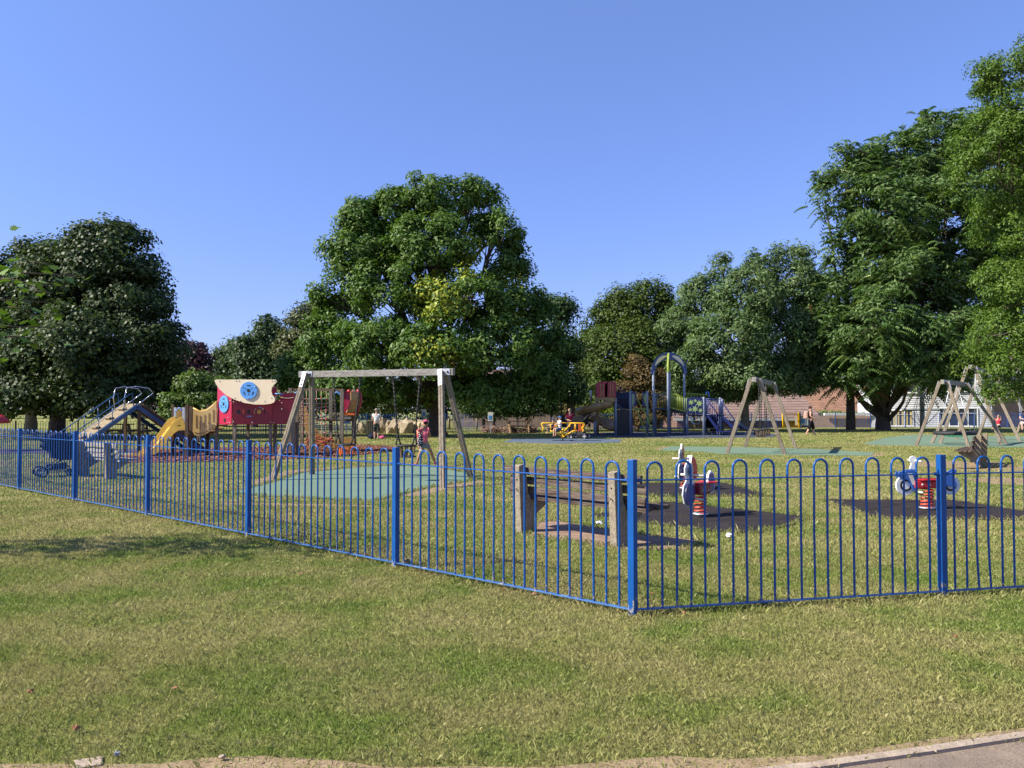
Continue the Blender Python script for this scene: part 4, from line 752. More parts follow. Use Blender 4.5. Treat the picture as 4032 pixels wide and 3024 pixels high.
def swing_frame(name, label, loc, rz, feetA, feetB, A, B, group='timber swing frames', leg=.105, beam=(.12, .16), over=.22, hang=()):
    """loc+rz frame; feet and beam ends in world coordinates"""
    t = thing(name, label, 'swing frame', (0, 0, 0), 0, group); o = Vector(loc); t.location = o
    A, B = Vector(A) - o, Vector(B) - o; d = (B - A).normalized(); dh = Vector((d.x, d.y, 0)).normalized(); side = Vector((-dh.y, dh.x, 0))
    MB().beam(A - d * over, B + d * over, beam[0], beam[1]).build('crossbeam', 'wood_beam', t, .006)
    for T, fs, sg in ((A, feetA, 1), (B, feetB, -1)):
        for k, f in enumerate(fs):
            f = Vector(f) - o; f.z = -.05; s_ = 1 if (f - T).dot(side) > 0 else -1; top = T + side * s_ * (beam[0] / 2 + leg * .52) + Vector((0, 0, .02)) + dh * sg * .03
            ax = (f - top).normalized(); p = dh; m = MB()
            m.beam(top + p * leg * .26, f + p * leg * .26, leg * .44, leg, side); m.beam(top - p * leg * .26, f - p * leg * .26, leg * .44, leg, side); m.beam(top, f, leg * .1, leg * .8, side)
            l = m.build('leg', 'wood_post', t, .004)
            q = top + side * s_ * leg * .55
            b = MB(); b.beam(q + Vector((0, 0, .03)), q + ax * .33, .085, .012, side); b.box(T + side * s_ * (beam[0] / 2 + .006), (.30, .014, .13), Matrix((dh, side, (0, 0, 1))).transposed()); br = b.build('bracket', 'galv', t)
            b = MB(); [b.ball(q + ax * h + side * s_ * .012, .019, 8, 6) for h in (.18, .27)]; [b.ball(T + side * s_ * (beam[0] / 2 + .016) + dh * x, .024, 8, 6) for x in (-.1, .1)]; b.build('bolt', 'bolt', br)
    m = MB()
    for h in hang: p = A.lerp(B, h); m.box(p + Vector((0, 0, -beam[1] / 2 - .03)), (.05, .05, .08)); m.ring(p + Vector((0, 0, -beam[1] / 2 - .08)), .03, .008, 8, 5, Matrix.Rotation(PI / 2, 3, 'X'))
    if hang: m.build('hanger', 'bolt', t)
    return t, A + o, B + o
# near swings
A = Vector((-4.66, 18.55, 2.36)); B = Vector((-1.44, 17.35, 2.36)); fe = lambda px, py: tuple(G(px, py))
def hangx(A, B, pxs):
    out = []
    for px in pxs:
        k = (px - CX) / F; t = (k * A.y - A.x) / ((B.x - A.x) - k * (B.y - A.y)); out.append(t)
    return out
hs_ = hangx(A, B, (1313, 1418, 1548, 1653))
swing_frame('swing_set', 'grey timber swing frame on pale green rubber, the nearest one, two toddler seats', (-3.05, 17.9, 0), 0, (fe(1070, 1893), fe(1228, 1869)), (fe(1744, 1922), fe(1857, 1887)), A, B, hang=hs_, beam=(.11, .145))
rzs = math.atan2(B.y - A.y, B.x - A.x)
for k, (px, bars, lab) in enumerate(((1363, 'orange', 'toddler cradle swing with orange red bars on the nearest frame'), (1601, 'wood_brown', 'toddler cradle swing with brown wooden bars on the nearest frame'))):
    u = hangx(A, B, (px,))[0]; c = A.lerp(B, u); c.z = .775; ch = []
    for j, s_ in enumerate((-1, 1)):
        tp = A.lerp(B, hs_[2 * k + j]) + Vector((0, 0, -.16)) - c; tp = Matrix.Rotation(-rzs, 3, 'Z') @ tp; mid = Vector((s_ * .21, 0, .24))
        ch += [(tp, mid), (mid, (s_ * .2, .1, .02)), (mid, (s_ * .2, -.1, .02))]
    toddler_seat(None, c, rzs, bars, lab, ch, 'toddler cradle swings')
# middle distance frame
A = Vector((8.31, 27.8, 2.56)); B = Vector((10.13, 31.9, 2.56))
swing_frame('swing_set', 'grey timber swing frame seen end-on in the middle of the park, two wooden toddler seats', (9.2, 29.8, 0), 0, (fe(2860, 1787), fe(3092, 1790)), (fe(2931, 1762), fe(3136, 1768)), A, B, hang=(.24, .38, .6, .74), beam=(.14, .17), leg=.12)
rzs = math.atan2(B.y - A.y, B.x - A.x)
for u, lab in ((.31, 'wooden toddler cradle swing, the front one on the end-on frame'), (.67, 'wooden toddler cradle swing, the back one on the end-on frame')):
    c = A.lerp(B, u); c.z = .80; toddler_seat(None, c, rzs, 'wood_brown', lab, [((s_ * .3, 0, 1.62), (s_ * .2, 0, .02)) for s_ in (-1, 1)], 'toddler cradle swings')
# basket swing
A = Vector((17.85, 33.6, 2.66)); B = Vector((20.35, 36.6, 2.66))
swing_frame('swing_set', 'timber swing frame holding the black basket swing on the right', (19, 35, 0), 0, (fe(3607, 1754), fe(3816, 1761)), (fe(3667, 1744), (21.9, 36.0, 0)), A, B, hang=(.3, .7), beam=(.14, .18), leg=.12)
c = (A + B) / 2; c.z = .50
t = thing('basket_swing', 'black round basket swing with a green net, hanging under the right-hand timber frame', 'swing seat', c, math.atan2(B.y - A.y, B.x - A.x))
MB().ring((0, 0, 0), .78, .075, 36, 10).build('basket_ring', 'rubber_black', t)
m = MB()
for k in range(-5, 6):
    x = k * .13; h = math.sqrt(.74 ** 2 - x * x); f = lambda a, b: (a, b, -.16 * (1 - (a * a + b * b) / .55)); m.tube([f(x, -h + 2 * h * i / 6) for i in range(7)], .009, 4); m.tube([f(-h + 2 * h * i / 6, x) for i in range(7)], .009, 4)
m.build('basket_net', 'green_ring', t)
for sx in (-1, 1):
    for sy in (-1, 1):
        m = MB(); m.tube([(sx * .78, 0, 1.98), (sx * .6, sy * .5, .07)], .013, 5); m.build('chain', 'galv', t)
# tall swings
def tall(name, label, feetA, feetB, A, B, hang):
    return swing_frame(name, label, tuple((Vector(A) + Vector(B)) / 2 * 1.0 - Vector((0, 0, 3.4))), 0, feetA, feetB, A, B, 'timber swing frames', .13, (.14, .18), .25, hang)
tall('swing_set', 'tallest timber swing frame half hidden by bright leaves, two chain swings', (fe(3700, 1746), fe(3942, 1751)), (fe(3763, 1730), fe(4017, 1738)), (20.35, 36, 3.4), (23.4, 40.3, 3.4), (.3, .42, .62, .75))
tall('swing_set', 'timber swing frame furthest back at the right edge', (fe(3849, 1716), fe(4085, 1720)), (fe(4000, 1708), fe(4180, 1712)), (27.3, 45.2, 3.3), (32.0, 49.2, 3.3), (.3, .42))
def flat_swing(label, top, seat, group='chain swing seats'):
    t = thing('chain_swing', label, 'swing seat', seat, R(50), group); top = Vector(top) - Vector(seat); top = Matrix.Rotation(R(-50), 3, 'Z') @ top
    MB().box((0, 0, 0), (.44, .17, .05)).build('seat', 'rubber_black', t, .01)
    for s_ in (-1, 1): MB().tube([(top.x + s_ * .22, top.y, top.z), (s_ * .21, 0, .03)], .013, 5).build('chain', 'galv', t)
    return t
flat_swing('empty black swing seat twisted under the tallest frame, nearest the basket swing', (21.5, 37.6, 3.3), (21.65, 38.0, .52))
flat_swing('swing seat carrying the child in the red top', (22.5, 39.2, 3.3), (23.85, 39.9, .62))
flat_swing('swing seat at the right edge under the person in blue', (28.9, 46.5, 3.2), (24.7, 39.4, .75))

# ================================================================== spring riders
def coil(t, r, h, turns, w=.014):
    n = turns * 16; MB().tube([(r * math.cos(2 * PI * i / 16), r * math.sin(2 * PI * i / 16), .02 + h * i / n) for i in range(n + 1)], w, 6).build('spring', 'spring', t)
    MB().lathe([(0, .012), (r + .03, .012), (r + .03, .028), (0, .028)], 16).build('base_plate', 'galv', t)
def ell(cx, cy, rx, ry, n=20, a0=0, a1=2 * PI): return [(cx + rx * math.cos(a0 + (a1 - a0) * i / n), cy + ry * math.sin(a0 + (a1 - a0) * i / n)) for i in range(n if a1 - a0 > 6 else n + 1)]
def bird_rider(label, loc, rz):
    t = thing('spring_rider', label, 'spring rider', loc, rz, 'bird spring riders')  # travels along +x
    coil(t, .085, .30, 6)
    m = MB(); m.box((0, 0, .385), (.34, .17, .15)); m.build('body', 'dark_red', t, .02)
    m = MB(); m.prism([(-.16, -.09), (.12, -.11), (.16, -.06), (.16, .06), (.12, .11), (-.16, .09), (-.24, .16), (-.30, .13), (-.32, 0), (-.30, -.13), (-.24, -.16)], (0, 0, .462), (1, 0, 0), (0, 1, 0), .022); m.build('seat', 'red', t, .004)
    m = MB(); [m.ball((x, s_ * .088, .37), .013, 8, 6) for x in (-.08, .0, .08) for s_ in (-1, 1)]; m.build('bolt', 'bolt_pale', t)
    y0 = -.02
    head = [(.10, .44), (.17, .32), (.26, .2), (.36, .14), (.45, .2), (.5, .33), (.47, .46), (.40, .52), (.385, .56), (.43, .62), (.435, .71), (.39, .78), (.32, .80), (.25, .78), (.21, .70), (.20, .58), (.16, .5)]
    b = MB().prism(head, (0, y0 + .010, 0), (1, 0, 0), (0, 0, 1), .02).build('head_board', 'white', t, .004)
    for s_ in (-1, 1):
        yy = s_ * .0155 + 0; th = .006; o = (0, yy + (0.003 if s_ > 0 else 0.003) + (y0 + .02), 0)
        MB().prism(ell(.33, .33, .145, .165), o, (1, 0, 0), (0, 0, 1), th).build('belly_board', 'violet', b)
        MB().prism(ell(.325, .665, .045, .065), o, (1, 0, 0), (0, 0, 1), th).build('eye', 'ink', b)
        o2 = (0, o[1] + s_ * .004, 0); MB().prism(ell(.328, .655, .018, .026), o2, (1, 0, 0), (0, 0, 1), th).build('pupil', 'white', b)
    MB().prism([(.18, .58), (.21, .70), (.25, .80), (.235, .88), (.18, .86), (.13, .79), (.10, .70), (.10, .62), (.13, .54)], (0, y0 + .028, 0), (1, 0, 0), (0, 0, 1), .05).build('crest', 'red', b, .004)
    MB().prism([(.175, .60), (.225, .70), (.268, .80), (.245, .895), (.225, .885), (.240, .80), (.20, .70), (.16, .60)], (0, y0 + .021, 0), (1, 0, 0), (0, 0, 1), .036).build('crest_edge', 'off_white', b)
    MB().tube([(.22, -.2, .60), (.22, .2, .60)], .017, 8).build('handle', 'off_white', t)
    MB().tube([(.18, -.17, .15 + .1), (.18, .17, .15 + .1)], .015, 8).build('foot_rest', 'off_white', t)
    tb = MB().prism([(-.16, .44), (-.2, .34), (-.28, .29), (-.37, .31), (-.42, .40), (-.42, .52), (-.37, .62), (-.29, .64), (-.22, .58), (-.20, .48)], (0, .018, 0), (1, 0, 0), (0, 0, 1), .036).build('tail_board', 'white', t, .004)
    for s_ in (-1, 1): MB().prism(ell(-.31, .46, .09, .145), (0, s_ * .0215 + .003, 0), (1, 0, 0), (0, 0, 1), .006).build('tail_pattern', 'violet', tb)
    return t
p = G(2759, 2031); bird_rider('red and white bird spring rider on the nearest black mat, violet belly board', (p.x, p.y, .012), math.atan2(-.79, -.70))
p = G(2699, 1927); bird_rider('bird spring rider with a tall red crest on the black mat behind the nearer one', (p.x, p.y, .012), math.atan2(-.9, -.42))
p = G(3650, 2006); t = thing('spring_rider', 'motorcycle spring rider with white wheels, blue fairing and red seat', 'spring rider', (p.x, p.y, .012), PI + R(4))
coil(t, .095, .30, 6)
m = MB(); m.box((0.02, 0, .385), (.42, .17, .12)); m.build('body', 'red', t, .02); m = MB(); m.prism([(-.2, -.12), (.1, -.12), (.2, -.07), (.2, .07), (.1, .12), (-.2, .12)], (0, 0, .448), (1, 0, 0), (0, 1, 0), .024); m.build('seat', 'red', t, .006)
m = MB(); [m.ball((x, s_ * .09, .385), .016, 8, 6) for x in (-.12, .0, .12) for s_ in (-1, 1)]; m.build('bolt', 'bolt_pale', t)
for x, nm in ((.35, 'front'), (-.38, 'rear')):
    w = MB().prism(ell(x, .37, .155, .155, 28), (0, .02, 0), (1, 0, 0), (0, 0, 1), .04).build('wheel', 'white', t, .004)
    for s_ in (-1, 1):
        MB().prism(ell(x, .37, .095, .095, 24), (0, .003 + s_ * .0235, 0), (1, 0, 0), (0, 0, 1), .006).build('tyre_ring', 'ink', w); MB().prism(ell(x, .37, .062, .062, 20), (0, .003 + s_ * .028, 0), (1, 0, 0), (0, 0, 1), .006).build('hub', 'white', w)
for s_ in (-1, 1):
    fa = MB().prism([(.12, .36), (.2, .62), (.36, .60), (.42, .55), (.47, .60), (.49, .52), (.44, .46), (.36, .47), (.30, .42), (.26, .30), (.2, .28), (.15, .32)][::1], (0, s_ * .045 + .01, 0), (1, 0, 0), (0, 0, 1), .02).build('fairing', 'bike_blue', t, .003)
    MB().prism([(.2, .36), (.26, .38), (.34, .56), (.27, .56)], (0, s_ * .058 + .004, 0), (1, 0, 0), (0, 0, 1), .006).build('fairing_panel', 'off_white', fa)
    fa = MB().prism([(-.18, .40), (-.28, .52), (-.45, .62), (-.47, .58), (-.40, .50), (-.47, .38), (-.44, .34), (-.3, .36), (-.2, .35)], (0, s_ * .045 + .01, 0), (1, 0, 0), (0, 0, 1), .02).build('rear_fairing', 'bike_blue', t, .003)
MB().prism([(.18, .62), (.2, .72), (.16, .76), (.17, .81), (.22, .83), (.27, .81), (.28, .75), (.25, .71), (.28, .62)], (0, .015, 0), (1, 0, 0), (0, 0, 1), .03).build('mirror_board', 'white', t, .004)
MB().tube([(.19, -.19, .755), (.19, .19, .755)], .017, 8).build('handle', 'off_white', t); MB().tube([(.16, -.17, .27), (.16, .17, .27)], .015, 8).build('foot_rest', 'off_white', t)

# ================================================================== ramp climber on the left
t = thing('ramp_climber', 'log ramp climber with blue handrails and bright steel hoops at its peak', 'climbing frame', (0, 0, 0))
t.location = (-14.15, 25.55, 0); e = Vector((.6, .8, 0)); w = Vector((-.8, .6, 0)); W_ = 1.0; run = 2.45; hz = 1.70
def RP(r, s_, z): return e * r + w * s_ + Vector((0, 0, z))
up = Vector((0, 0, 1)); sl = (e * run + up * hz).normalized(); nn = w.cross(sl).normalized(); nn = nn if nn.z > 0 else -nn
m = MB(); k = 15
for i in range(k):
    a = RP(run * (i + .5) / k, W_ / 2, hz * (i + .5) / k); m.box(a, (run / k * 1.20, W_ - .1, .055), Matrix((sl, w, nn)).transposed())
m.build('ramp_boards', 'wood_pale', t, .008)
m = MB(); m.box(RP(run + .12, W_ / 2, hz), (.3, W_ - .08, .07), Matrix((e, w, up)).transposed()); m.build('top_board', 'wood_pale', t, .01)
for s_ in (0, W_):
    m = MB(); m.beam(RP(-.05, s_, -.1), RP(run, s_, hz - .05), .05, .13, up); m.beam(RP(run - .02, s_, hz - .05), RP(run + 2.6, s_, -.05), .05, .13, up); m.build('side_beam', 'cyan_paint', t)
sl2 = (e * 2.55 - up * hz).normalized(); n2 = w.cross(sl2); n2 = n2 if n2.z > 0 else -n2
m = MB(); m.box(RP(run + .2 + 1.27, W_ / 2, hz / 2 + .02), (3.05, W_ - .1, .05), Matrix((sl2, w, n2)).transposed()); m.build('slide_boards', 'wood_brown', t)
for i in range(5):
    MB().box(RP(run * (i + .9) / 5.6, W_ * .38, hz * (i + .9) / 5.6) + nn * .07, (.09, .30, .09), Matrix((sl, w, nn)).transposed()).build('foot_block', 'wood_pale', t, .01)
    MB().ball(RP(run * (i + .95) / 5.6, W_ * .16, hz * (i + .95) / 5.6) + nn * .06, (.05, .05, .05), 8, 6).build('hand_hold', 'bolt', t)
for s_ in (.02, W_ - .02):
    m = MB(); m.tube([RP(-.1, s_, 0), RP(.0, s_, .52)] + [RP(run * u, s_, hz * u + .52) for u in (.1, .5, .86)] + [RP(run * .93, s_, hz * .96 + .46), RP(run * .96, s_, hz * .9)], .018, 6)
    for u in (.12, .3, .48, .66, .82): m.tube([RP(run * u, s_, hz * u), RP(run * u, s_, hz * u + .52)], .014, 5)
    m.build('handrail', 'cyan_paint', t)
for s_ in (.06, W_ - .2):
    MB().tube([RP(run * .86, s_, hz * .86 + .05), RP(run * .83, s_, hz + .22), RP(run * .86, s_, hz + .56), RP(run * .98, s_, hz + .62), RP(run * 1.18, s_, hz + .56), RP(run * 1.24, s_, hz + .40), RP(run * 1.1, s_, hz + .14), RP(run * 1.02, s_, hz + .02)], .015, 7).build('grab_hoop', 'chrome', t)
for s_ in (.05, W_ - .05): MB().beam(RP(run + .1, s_, -.1), RP(run + .1, s_, hz - .08), .09, .09).build('post', 'wood_brown', t)

# ================================================================== pushchairs
def pushchair(label, loc, rz, fab='cloth_navy', s=1.0, group='parked pushchairs'):
    t = thing('pushchair', label, 'pushchair', loc, rz, group, s)   # faces +x
    for x, r in ((-.30, .13), (.34, .085)):
        for y in (-.25, .25):
            wl = MB().ring((x, y, r), r - .02, .024, 16, 6, Matrix.Rotation(PI / 2, 3, 'X')).build('wheel', 'rubber_black', t); MB().box((x, y, r), (r * 1.5, .02, .03)).build('hub', 'galv', wl); MB().box((x, y, r), (.03, .022, r * 1.5)).build('hub', 'galv', wl)
    f = MB()
    for y in (-.24, .24): f.tube([(.34, y, .09), (.12, y, .42), (-.28, y, .86), (-.46, y, 1.04)], .014, 6); f.tube([(-.30, y, .13), (.12, y, .42)], .012, 6); f.tube([(-.3, y, .13), (.34, y, .12)], .01, 5)
    f.build('frame', 'bolt', t)
    MB().tube([(-.46, -.25, 1.04), (-.49, -.1, 1.06), (-.49, .1, 1.06), (-.46, .25, 1.04)], .02, 7).build('handle', 'rubber_black', t)
    seat = MB(); seat.prism([(.30, .38), (.33, .45), (.02, .52), (-.22, .98), (-.28, .97), (-.08, .44)], (0, .21, 0), (1, 0, 0), (0, 0, 1), .42); seat.build('seat', fab, t, .02)
    h = MB(); n = 8; sec = [(.04 + .34 * math.cos(a), .64 + .42 * math.sin(a)) for a in [R(-25 + 190 * i / n) for i in range(n + 1)]]
    vs = [(x, y * (.25 if 1 else 1), z - abs(y) ** 3 * .05) for (x, z) in sec for y in (-1, -.6, 0, .6, 1)]; h.add(vs, [(i * 5 + j, i * 5 + j + 1, (i + 1) * 5 + j + 1, (i + 1) * 5 + j) for i in range(n) for j in range(4)], True)
    for y in (-.25, .25): o = len(h.v); h.add([(x, y, z - .05) for x, z in sec] + [(-.12, y, .58)], [(i, i + 1, n + 1) for i in range(n)])
    h.build('hood', fab, t, 0, .012)
    MB().box((.0, 0, .24), (.42, .36, .14)).build('basket', 'rubber_black', t, .02)
    return t
pushchair('navy pushchair parked on the grass behind the fence at the left', (-10.6, 18.9, 0), R(38), s=.98)
pushchair('dark pushchair standing behind the yellow roundabout', (3.5, 41.6, 0), R(150), 'cloth_black', 1.15)
pushchair('black pushchair parked under the blue stairs', (11.9, 47.8, 0), R(200), 'cloth_black', 1.1)

# ================================================================== red and yellow playhouse with its slides
PH = thing('playhouse', 'timber playhouse with crimson boards, cream top board, blue discs and yellow slides', 'play structure', (0, 26.5, 0))
PH.location = (0, 26.5, 0)
def Q(px, py, dy=0.0):
    p = W(px, py, 26.5 + dy); return Vector((p.x, dy, p.z))
AN = R(10); E1 = Vector((math.cos(AN), math.sin(AN), 0)); E2 = Vector((-math.sin(AN), math.cos(AN), 0)); ES = Vector((-.76, .65, 0)).normalized(); NS = Vector((-ES.y, ES.x, 0)) * -1; NS = NS if NS.y < 0 else -NS; Z = Vector((0, 0, 1))
cor = Q(917, 1600); cor.z = 0; wm = 1.235; ws = .92; wt = .70; dp = 1.3
def zpx(py, dy=0): return W(917, py, 26.5 + dy).z
z0, z1 = zpx(1672), zpx(1545)
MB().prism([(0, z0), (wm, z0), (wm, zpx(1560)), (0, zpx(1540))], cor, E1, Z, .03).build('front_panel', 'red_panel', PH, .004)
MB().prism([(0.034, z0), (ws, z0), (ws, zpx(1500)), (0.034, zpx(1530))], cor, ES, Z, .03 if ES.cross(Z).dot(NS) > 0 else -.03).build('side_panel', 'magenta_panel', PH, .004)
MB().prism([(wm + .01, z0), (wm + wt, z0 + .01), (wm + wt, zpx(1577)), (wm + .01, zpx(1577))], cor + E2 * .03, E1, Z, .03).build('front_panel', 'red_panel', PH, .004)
# cream board with curved outline (pixel outline put on a plane just before the corner)
out = [(846, 1500), (849, 1496), (856, 1495), (1086, 1495), (1091, 1500), (1091, 1505), (1080, 1515), (1072, 1527), (1070, 1540), (1074, 1555), (1083, 1568), (1084, 1577), (1080, 1585), (1068, 1590), (1040, 1593.5), (1005, 1593), (965, 1587), (925, 1574), (890, 1555), (865, 1532), (852, 1513)]
C0 = Q(917, 1600, -.16); AC = R(-6); EC = Vector((math.cos(AC), math.sin(AC), 0))
def onplane(px, py, c0, e):
    d = ray(px, py); n = Vector((-e.y, e.x, 0)); o = Vector((0, -26.5, EYE)); t = (c0 - o).dot(n) / d.dot(n); p = o + d * t; return ((p - c0).dot(e), p.z)
pts = [onplane(x, y, C0, EC) for x, y in out]; C0z = Vector((C0.x, C0.y, 0))
cream = MB().prism(pts[::-1], C0z, EC, Z, .03).build('roof_board', 'cream_panel', PH, .004)
m = MB(); NC = Vector((-EC.y, EC.x, 0))
for bx, by in ((865, 1499), (930, 1499), (942, 1499), (1072, 1499), (1082, 1499), (925, 1566), (948, 1578), (1043, 1579), (1069, 1566)):
    u, z = onplane(bx, by, C0, EC); m.ball(C0z + EC * u + Z * z - NC * .035, .017, 8, 5)
m.build('bolt', 'bolt_pale', cream)
def disc(c, e, r, nrm):
    d = MB().prism(ell(0, 0, r, r, 36), c, e, Z, .03 if e.cross(Z).dot(nrm) > 0 else -.03).build('disc', 'sky_panel', PH, .003)
    q = nrm * .032; m = MB(); m.prism(ell(0, 0, r * .2, r * .2, 18), c + q, e, Z, .005 if e.cross(Z).dot(nrm) > 0 else -.005)
    for k in range(3):
        a = PI / 2 + k * 2 * PI / 3; ca, sa = math.cos(a), math.sin(a); cc = (ca * r * .58, sa * r * .58); tx = (-sa, ca)
        m.prism([(cc[0] + tx[0] * s1 * r * .2 + ca * s2 * r * .05, cc[1] + tx[1] * s1 * r * .2 + sa * s2 * r * .05) for s1, s2 in ((-1, -1), (-1, 1), (1, 1), (1, -1))], c + q, e, Z, .005 if e.cross(Z).dot(nrm) > 0 else -.005)
        a += PI / 3; m.prism([(math.cos(a) * r * .42 + x, math.sin(a) * r * .42 + y) for x, y in ell(0, 0, r * .06, r * .06, 8)], c + q, e, Z, .005 if e.cross(Z).dot(nrm) > 0 else -.005)
    m.build('hole_pattern', 'ink', d)
    m = MB(); [m.ball(c + nrm * .035 + e * (math.cos(PI / 2 + PI + k * 2 * PI / 3) * r * .86) + Z * (math.sin(PI / 2 + PI + k * 2 * PI / 3) * r * .86), .018, 8, 5) for k in range(3)]; m.build('bolt', 'bolt_pale', d)
u, z = onplane(982, 1538, C0, EC); disc(C0z + EC * u + Z * z - NC * .035, EC, .285, -NC)
disc(cor + ES * .46 + Z * zpx(1591) + NS * .035, ES, .285, NS)
m = MB(); m.prism(ell(.44, zpx(1655), .065, .065, 16), cor + NS * .033, ES, Z, .006 if ES.cross(Z).dot(NS) > 0 else -.006); m.build('oval_hole', 'ink', PH)
# row of cut-outs in the front board
zc = zpx(1621); n1 = -E2
for k, u in enumerate((.18, .34, .51, .68, .83, 1.0)):
    q = cor - E2 * .0305 + E1 * 0; sh = ell(u, zc, .062, .066, 18) if k % 2 == 0 else [(u - .016, zc - .065), (u + .016, zc - .065), (u + .016, zc + .065), (u - .016, zc + .065)]
    MB().prism(sh, q, E1, Z, .008).build('cut_out', ('ink', 'orange', 'ink', 'ochre', 'yellow', 'ink')[k], PH)
MB().prism(ell(.56, zc + .005, .026, .026, 12), cor - E2 * .0395, E1, Z, .006).build('cut_out', 'red', PH)
MB().box(cor + E1 * .52 + Z * (zc - .15) - E2 * .036, (.15, .02, .022), Matrix((E1, E2, Z)).transposed()).build('slot', 'sky_panel', PH)
MB().box(cor + E1 * .86 + Z * (zc + .13) - E2 * .036, (.13, .02, .022), Matrix((E1, E2, Z)).transposed()).build('slot', 'sky_panel', PH)
m = MB()
for u, py in ((.03, 1583), (.03, 1661), (.62, 1664), (1.19, 1662), (.72, 1611), (.95, 1611), (1.55, 1611), (1.55, 1586), (1.29, 1665)): m.ball(cor + E1 * u + Z * zpx(py) - E2 * .034, .019, 8, 5)
for v, py in ((.05, 1577), (.1, 1665), (.22, 1644), (.22, 1664), (.86, 1577), (.86, 1664), (.14, 1578)): m.ball(cor + ES * v + Z * zpx(py) + NS * .036, .019, 8, 5)
m.build('bolt', 'bolt_pale', PH)
def post2(par, x, y, h, w=.095, mt='wood_brown', z=-.05, nm='post'):
    m = MB(); m.box((x, y - w * .26, z + (h - z) / 2), (w, w * .44, h - z)); m.box((x, y + w * .26, z + (h - z) / 2), (w, w * .44, h - z)); m.box((x, y, z + (h - z) / 2), (w * .8, w * .1, h - z)); return m.build(nm, mt, par, .004)
for a, b, h in ((.05, .09, 1.1), (wm - .05, .09, 1.1), (-.62, .75, 1.1), (wm - .05, dp, 2.0), (wm + wt - .02, .1, 1.75), (wm + wt, dp, 2.1), (.3, dp, 1.1)):
    p = cor + E1 * a + E2 * b; post2(PH, p.x, p.y, h, mt='wood_post')
MB().box(cor + E1 * (wm / 2 + .35) + E2 * (dp / 2 + .1) + Z * (z0 + .03), (wm + .7, dp - .2, .06), Matrix((E1, E2, Z)).transposed()).build('deck', 'wood_brown', PH)
MB().prism([(0, z0), (wm, z0), (wm, zpx(1520)), (0, zpx(1520))], cor + E2 * (dp + .03), E1, Z, .03).build('back_panel', 'red_panel', PH)
# red back panels peeping right of the house, rope chain
MB().prism([(wm + .12, zpx(1577)), (wm + .62, zpx(1577)), (wm + .62, zpx(1544)), (wm + .12, zpx(1544))], cor + E2 * dp, E1, Z, .03).build('back_panel', 'red_panel', PH)
MB().tube([cor + E1 * (wm + .15 + .45 * i / 8) + E2 * (dp - .1) + Z * (zpx(1562) - .04 * math.sin(PI * i / 8)) for i in range(9)], .018, 6).build('rope', 'rope_tan', PH)
MB().tube([cor + E1 * (wm + .02) + E2 * .6 + Z * zpx(1548), cor + E1 * (wm + .30) + E2 * .6 + Z * zpx(1551)], .02, 6).build('grip_bar', 'sky_panel', PH)
# wavy yellow bridge wall between the two towers
wv = [(760, 1607), (786, 1620), (812, 1616), (832, 1602), (854, 1580), (854, 1676), (832, 1696), (812, 1710), (796, 1716), (780, 1716), (767, 1713), (760, 1700)]
Bc = Q(760, 1650, .45); AB = R(4); EB = Vector((math.cos(AB), math.sin(AB), 0)); B0 = Vector((Bc.x, Bc.y, 0))
for off in (0, .75):
    pts = [onplane(x, y, Bc, EB) for x, y in wv]; c = B0 + Vector((0, off, 0))
    br = MB().prism(pts[::-1], c, EB, Z, .035).build('bridge_wall', 'yellow_pale', PH, .006)
    if off: continue
    m = MB(); NB = Vector((-EB.y, EB.x, 0)) * .038
    for sx, sa, sb in ((774, 1634, 1684), (790, 1636, 1688), (807, 1632, 1684), (824, 1625, 1670), (841, 1612, 1660)):
        u, za = onplane(sx, sa, Bc, EB); _, zb = onplane(sx, sb, Bc, EB); m.prism([(u - .014, zb), (u + .014, zb), (u + .014, za), (u - .014, za)], c - NB, EB, Z, .006)
    for sx, sy in ((771, 1703), (783, 1706), (795, 1706), (806, 1703), (817, 1697), (827, 1690), (837, 1683), (848, 1676)):
        u, zz = onplane(sx, sy, Bc, EB); m.prism(ell(u, zz, .035, .02, 8), c - NB, EB, Z, .006)
    m.build('slots', 'ochre', br)
    rim = [onplane(x, y, Bc, EB) for x, y in wv[:5]]; MB().tube([c + EB * a + Z * b for a, b in rim], .03, 7).build('rim', 'yellow', br)
m = MB()
for i in range(6): u = i / 5; m.box(B0 + EB * (.03 + .78 * u) + Vector((0, .38, zpx(1704) + .02 - .12 * math.sin(u * 2.2) + .30 * u * u)), (.17, .72, .04))
m.build('bridge_floor', 'wood_brown', PH)
# low platform with grey boards and arched blue rail
for px, dy, h in ((681, .55, zpx(1593)), (736, -.12, zpx(1594)), (752, .25, zpx(1600)), (757, 1.1, zpx(1600)), (681, 1.2, zpx(1600)), (818, 1.0, zpx(1593))):
    p = Q(px, 1700, dy); post2(PH, p.x, dy, h, .085 if dy > 0 else .10)
for px, a, b, mt, w_ in ((689, 1604, 1650, 'galv', .07), (722, 1604, 1697, 'galv', .075), (727, 1604, 1697, 'galv', .02), (746, 1602, 1698, 'wood_brown', .07), (754, 1602, 1698, 'wood_brown', .06)):
    za, zb = zpx(b, .3), zpx(a, .3); p = Q(px, 1650, .3 if px != 689 else .5); MB().box((p.x, p.y, (za + zb) / 2), (w_, .02, zb - za)).build('panel_board', mt, PH)
p = Q(710, 1620, .9); MB().box((p.x, p.y, p.z - .05), (.30, .03, .36)).build('panel_board', 'ochre', PH)
pts = [(690, 1619), (698, 1617), (700, 1610), (706, 1605), (712, 1610), (714, 1617), (719, 1618)]; MB().tube([Q(x, y, .42) for x, y in pts], .022, 7).build('grip_bar', 'sky_panel', PH)
pl = Q(716, 1700, .5); MB().box((pl.x, .5, .80), (.55, 1.1, .06)).build('deck', 'wood_brown', PH)
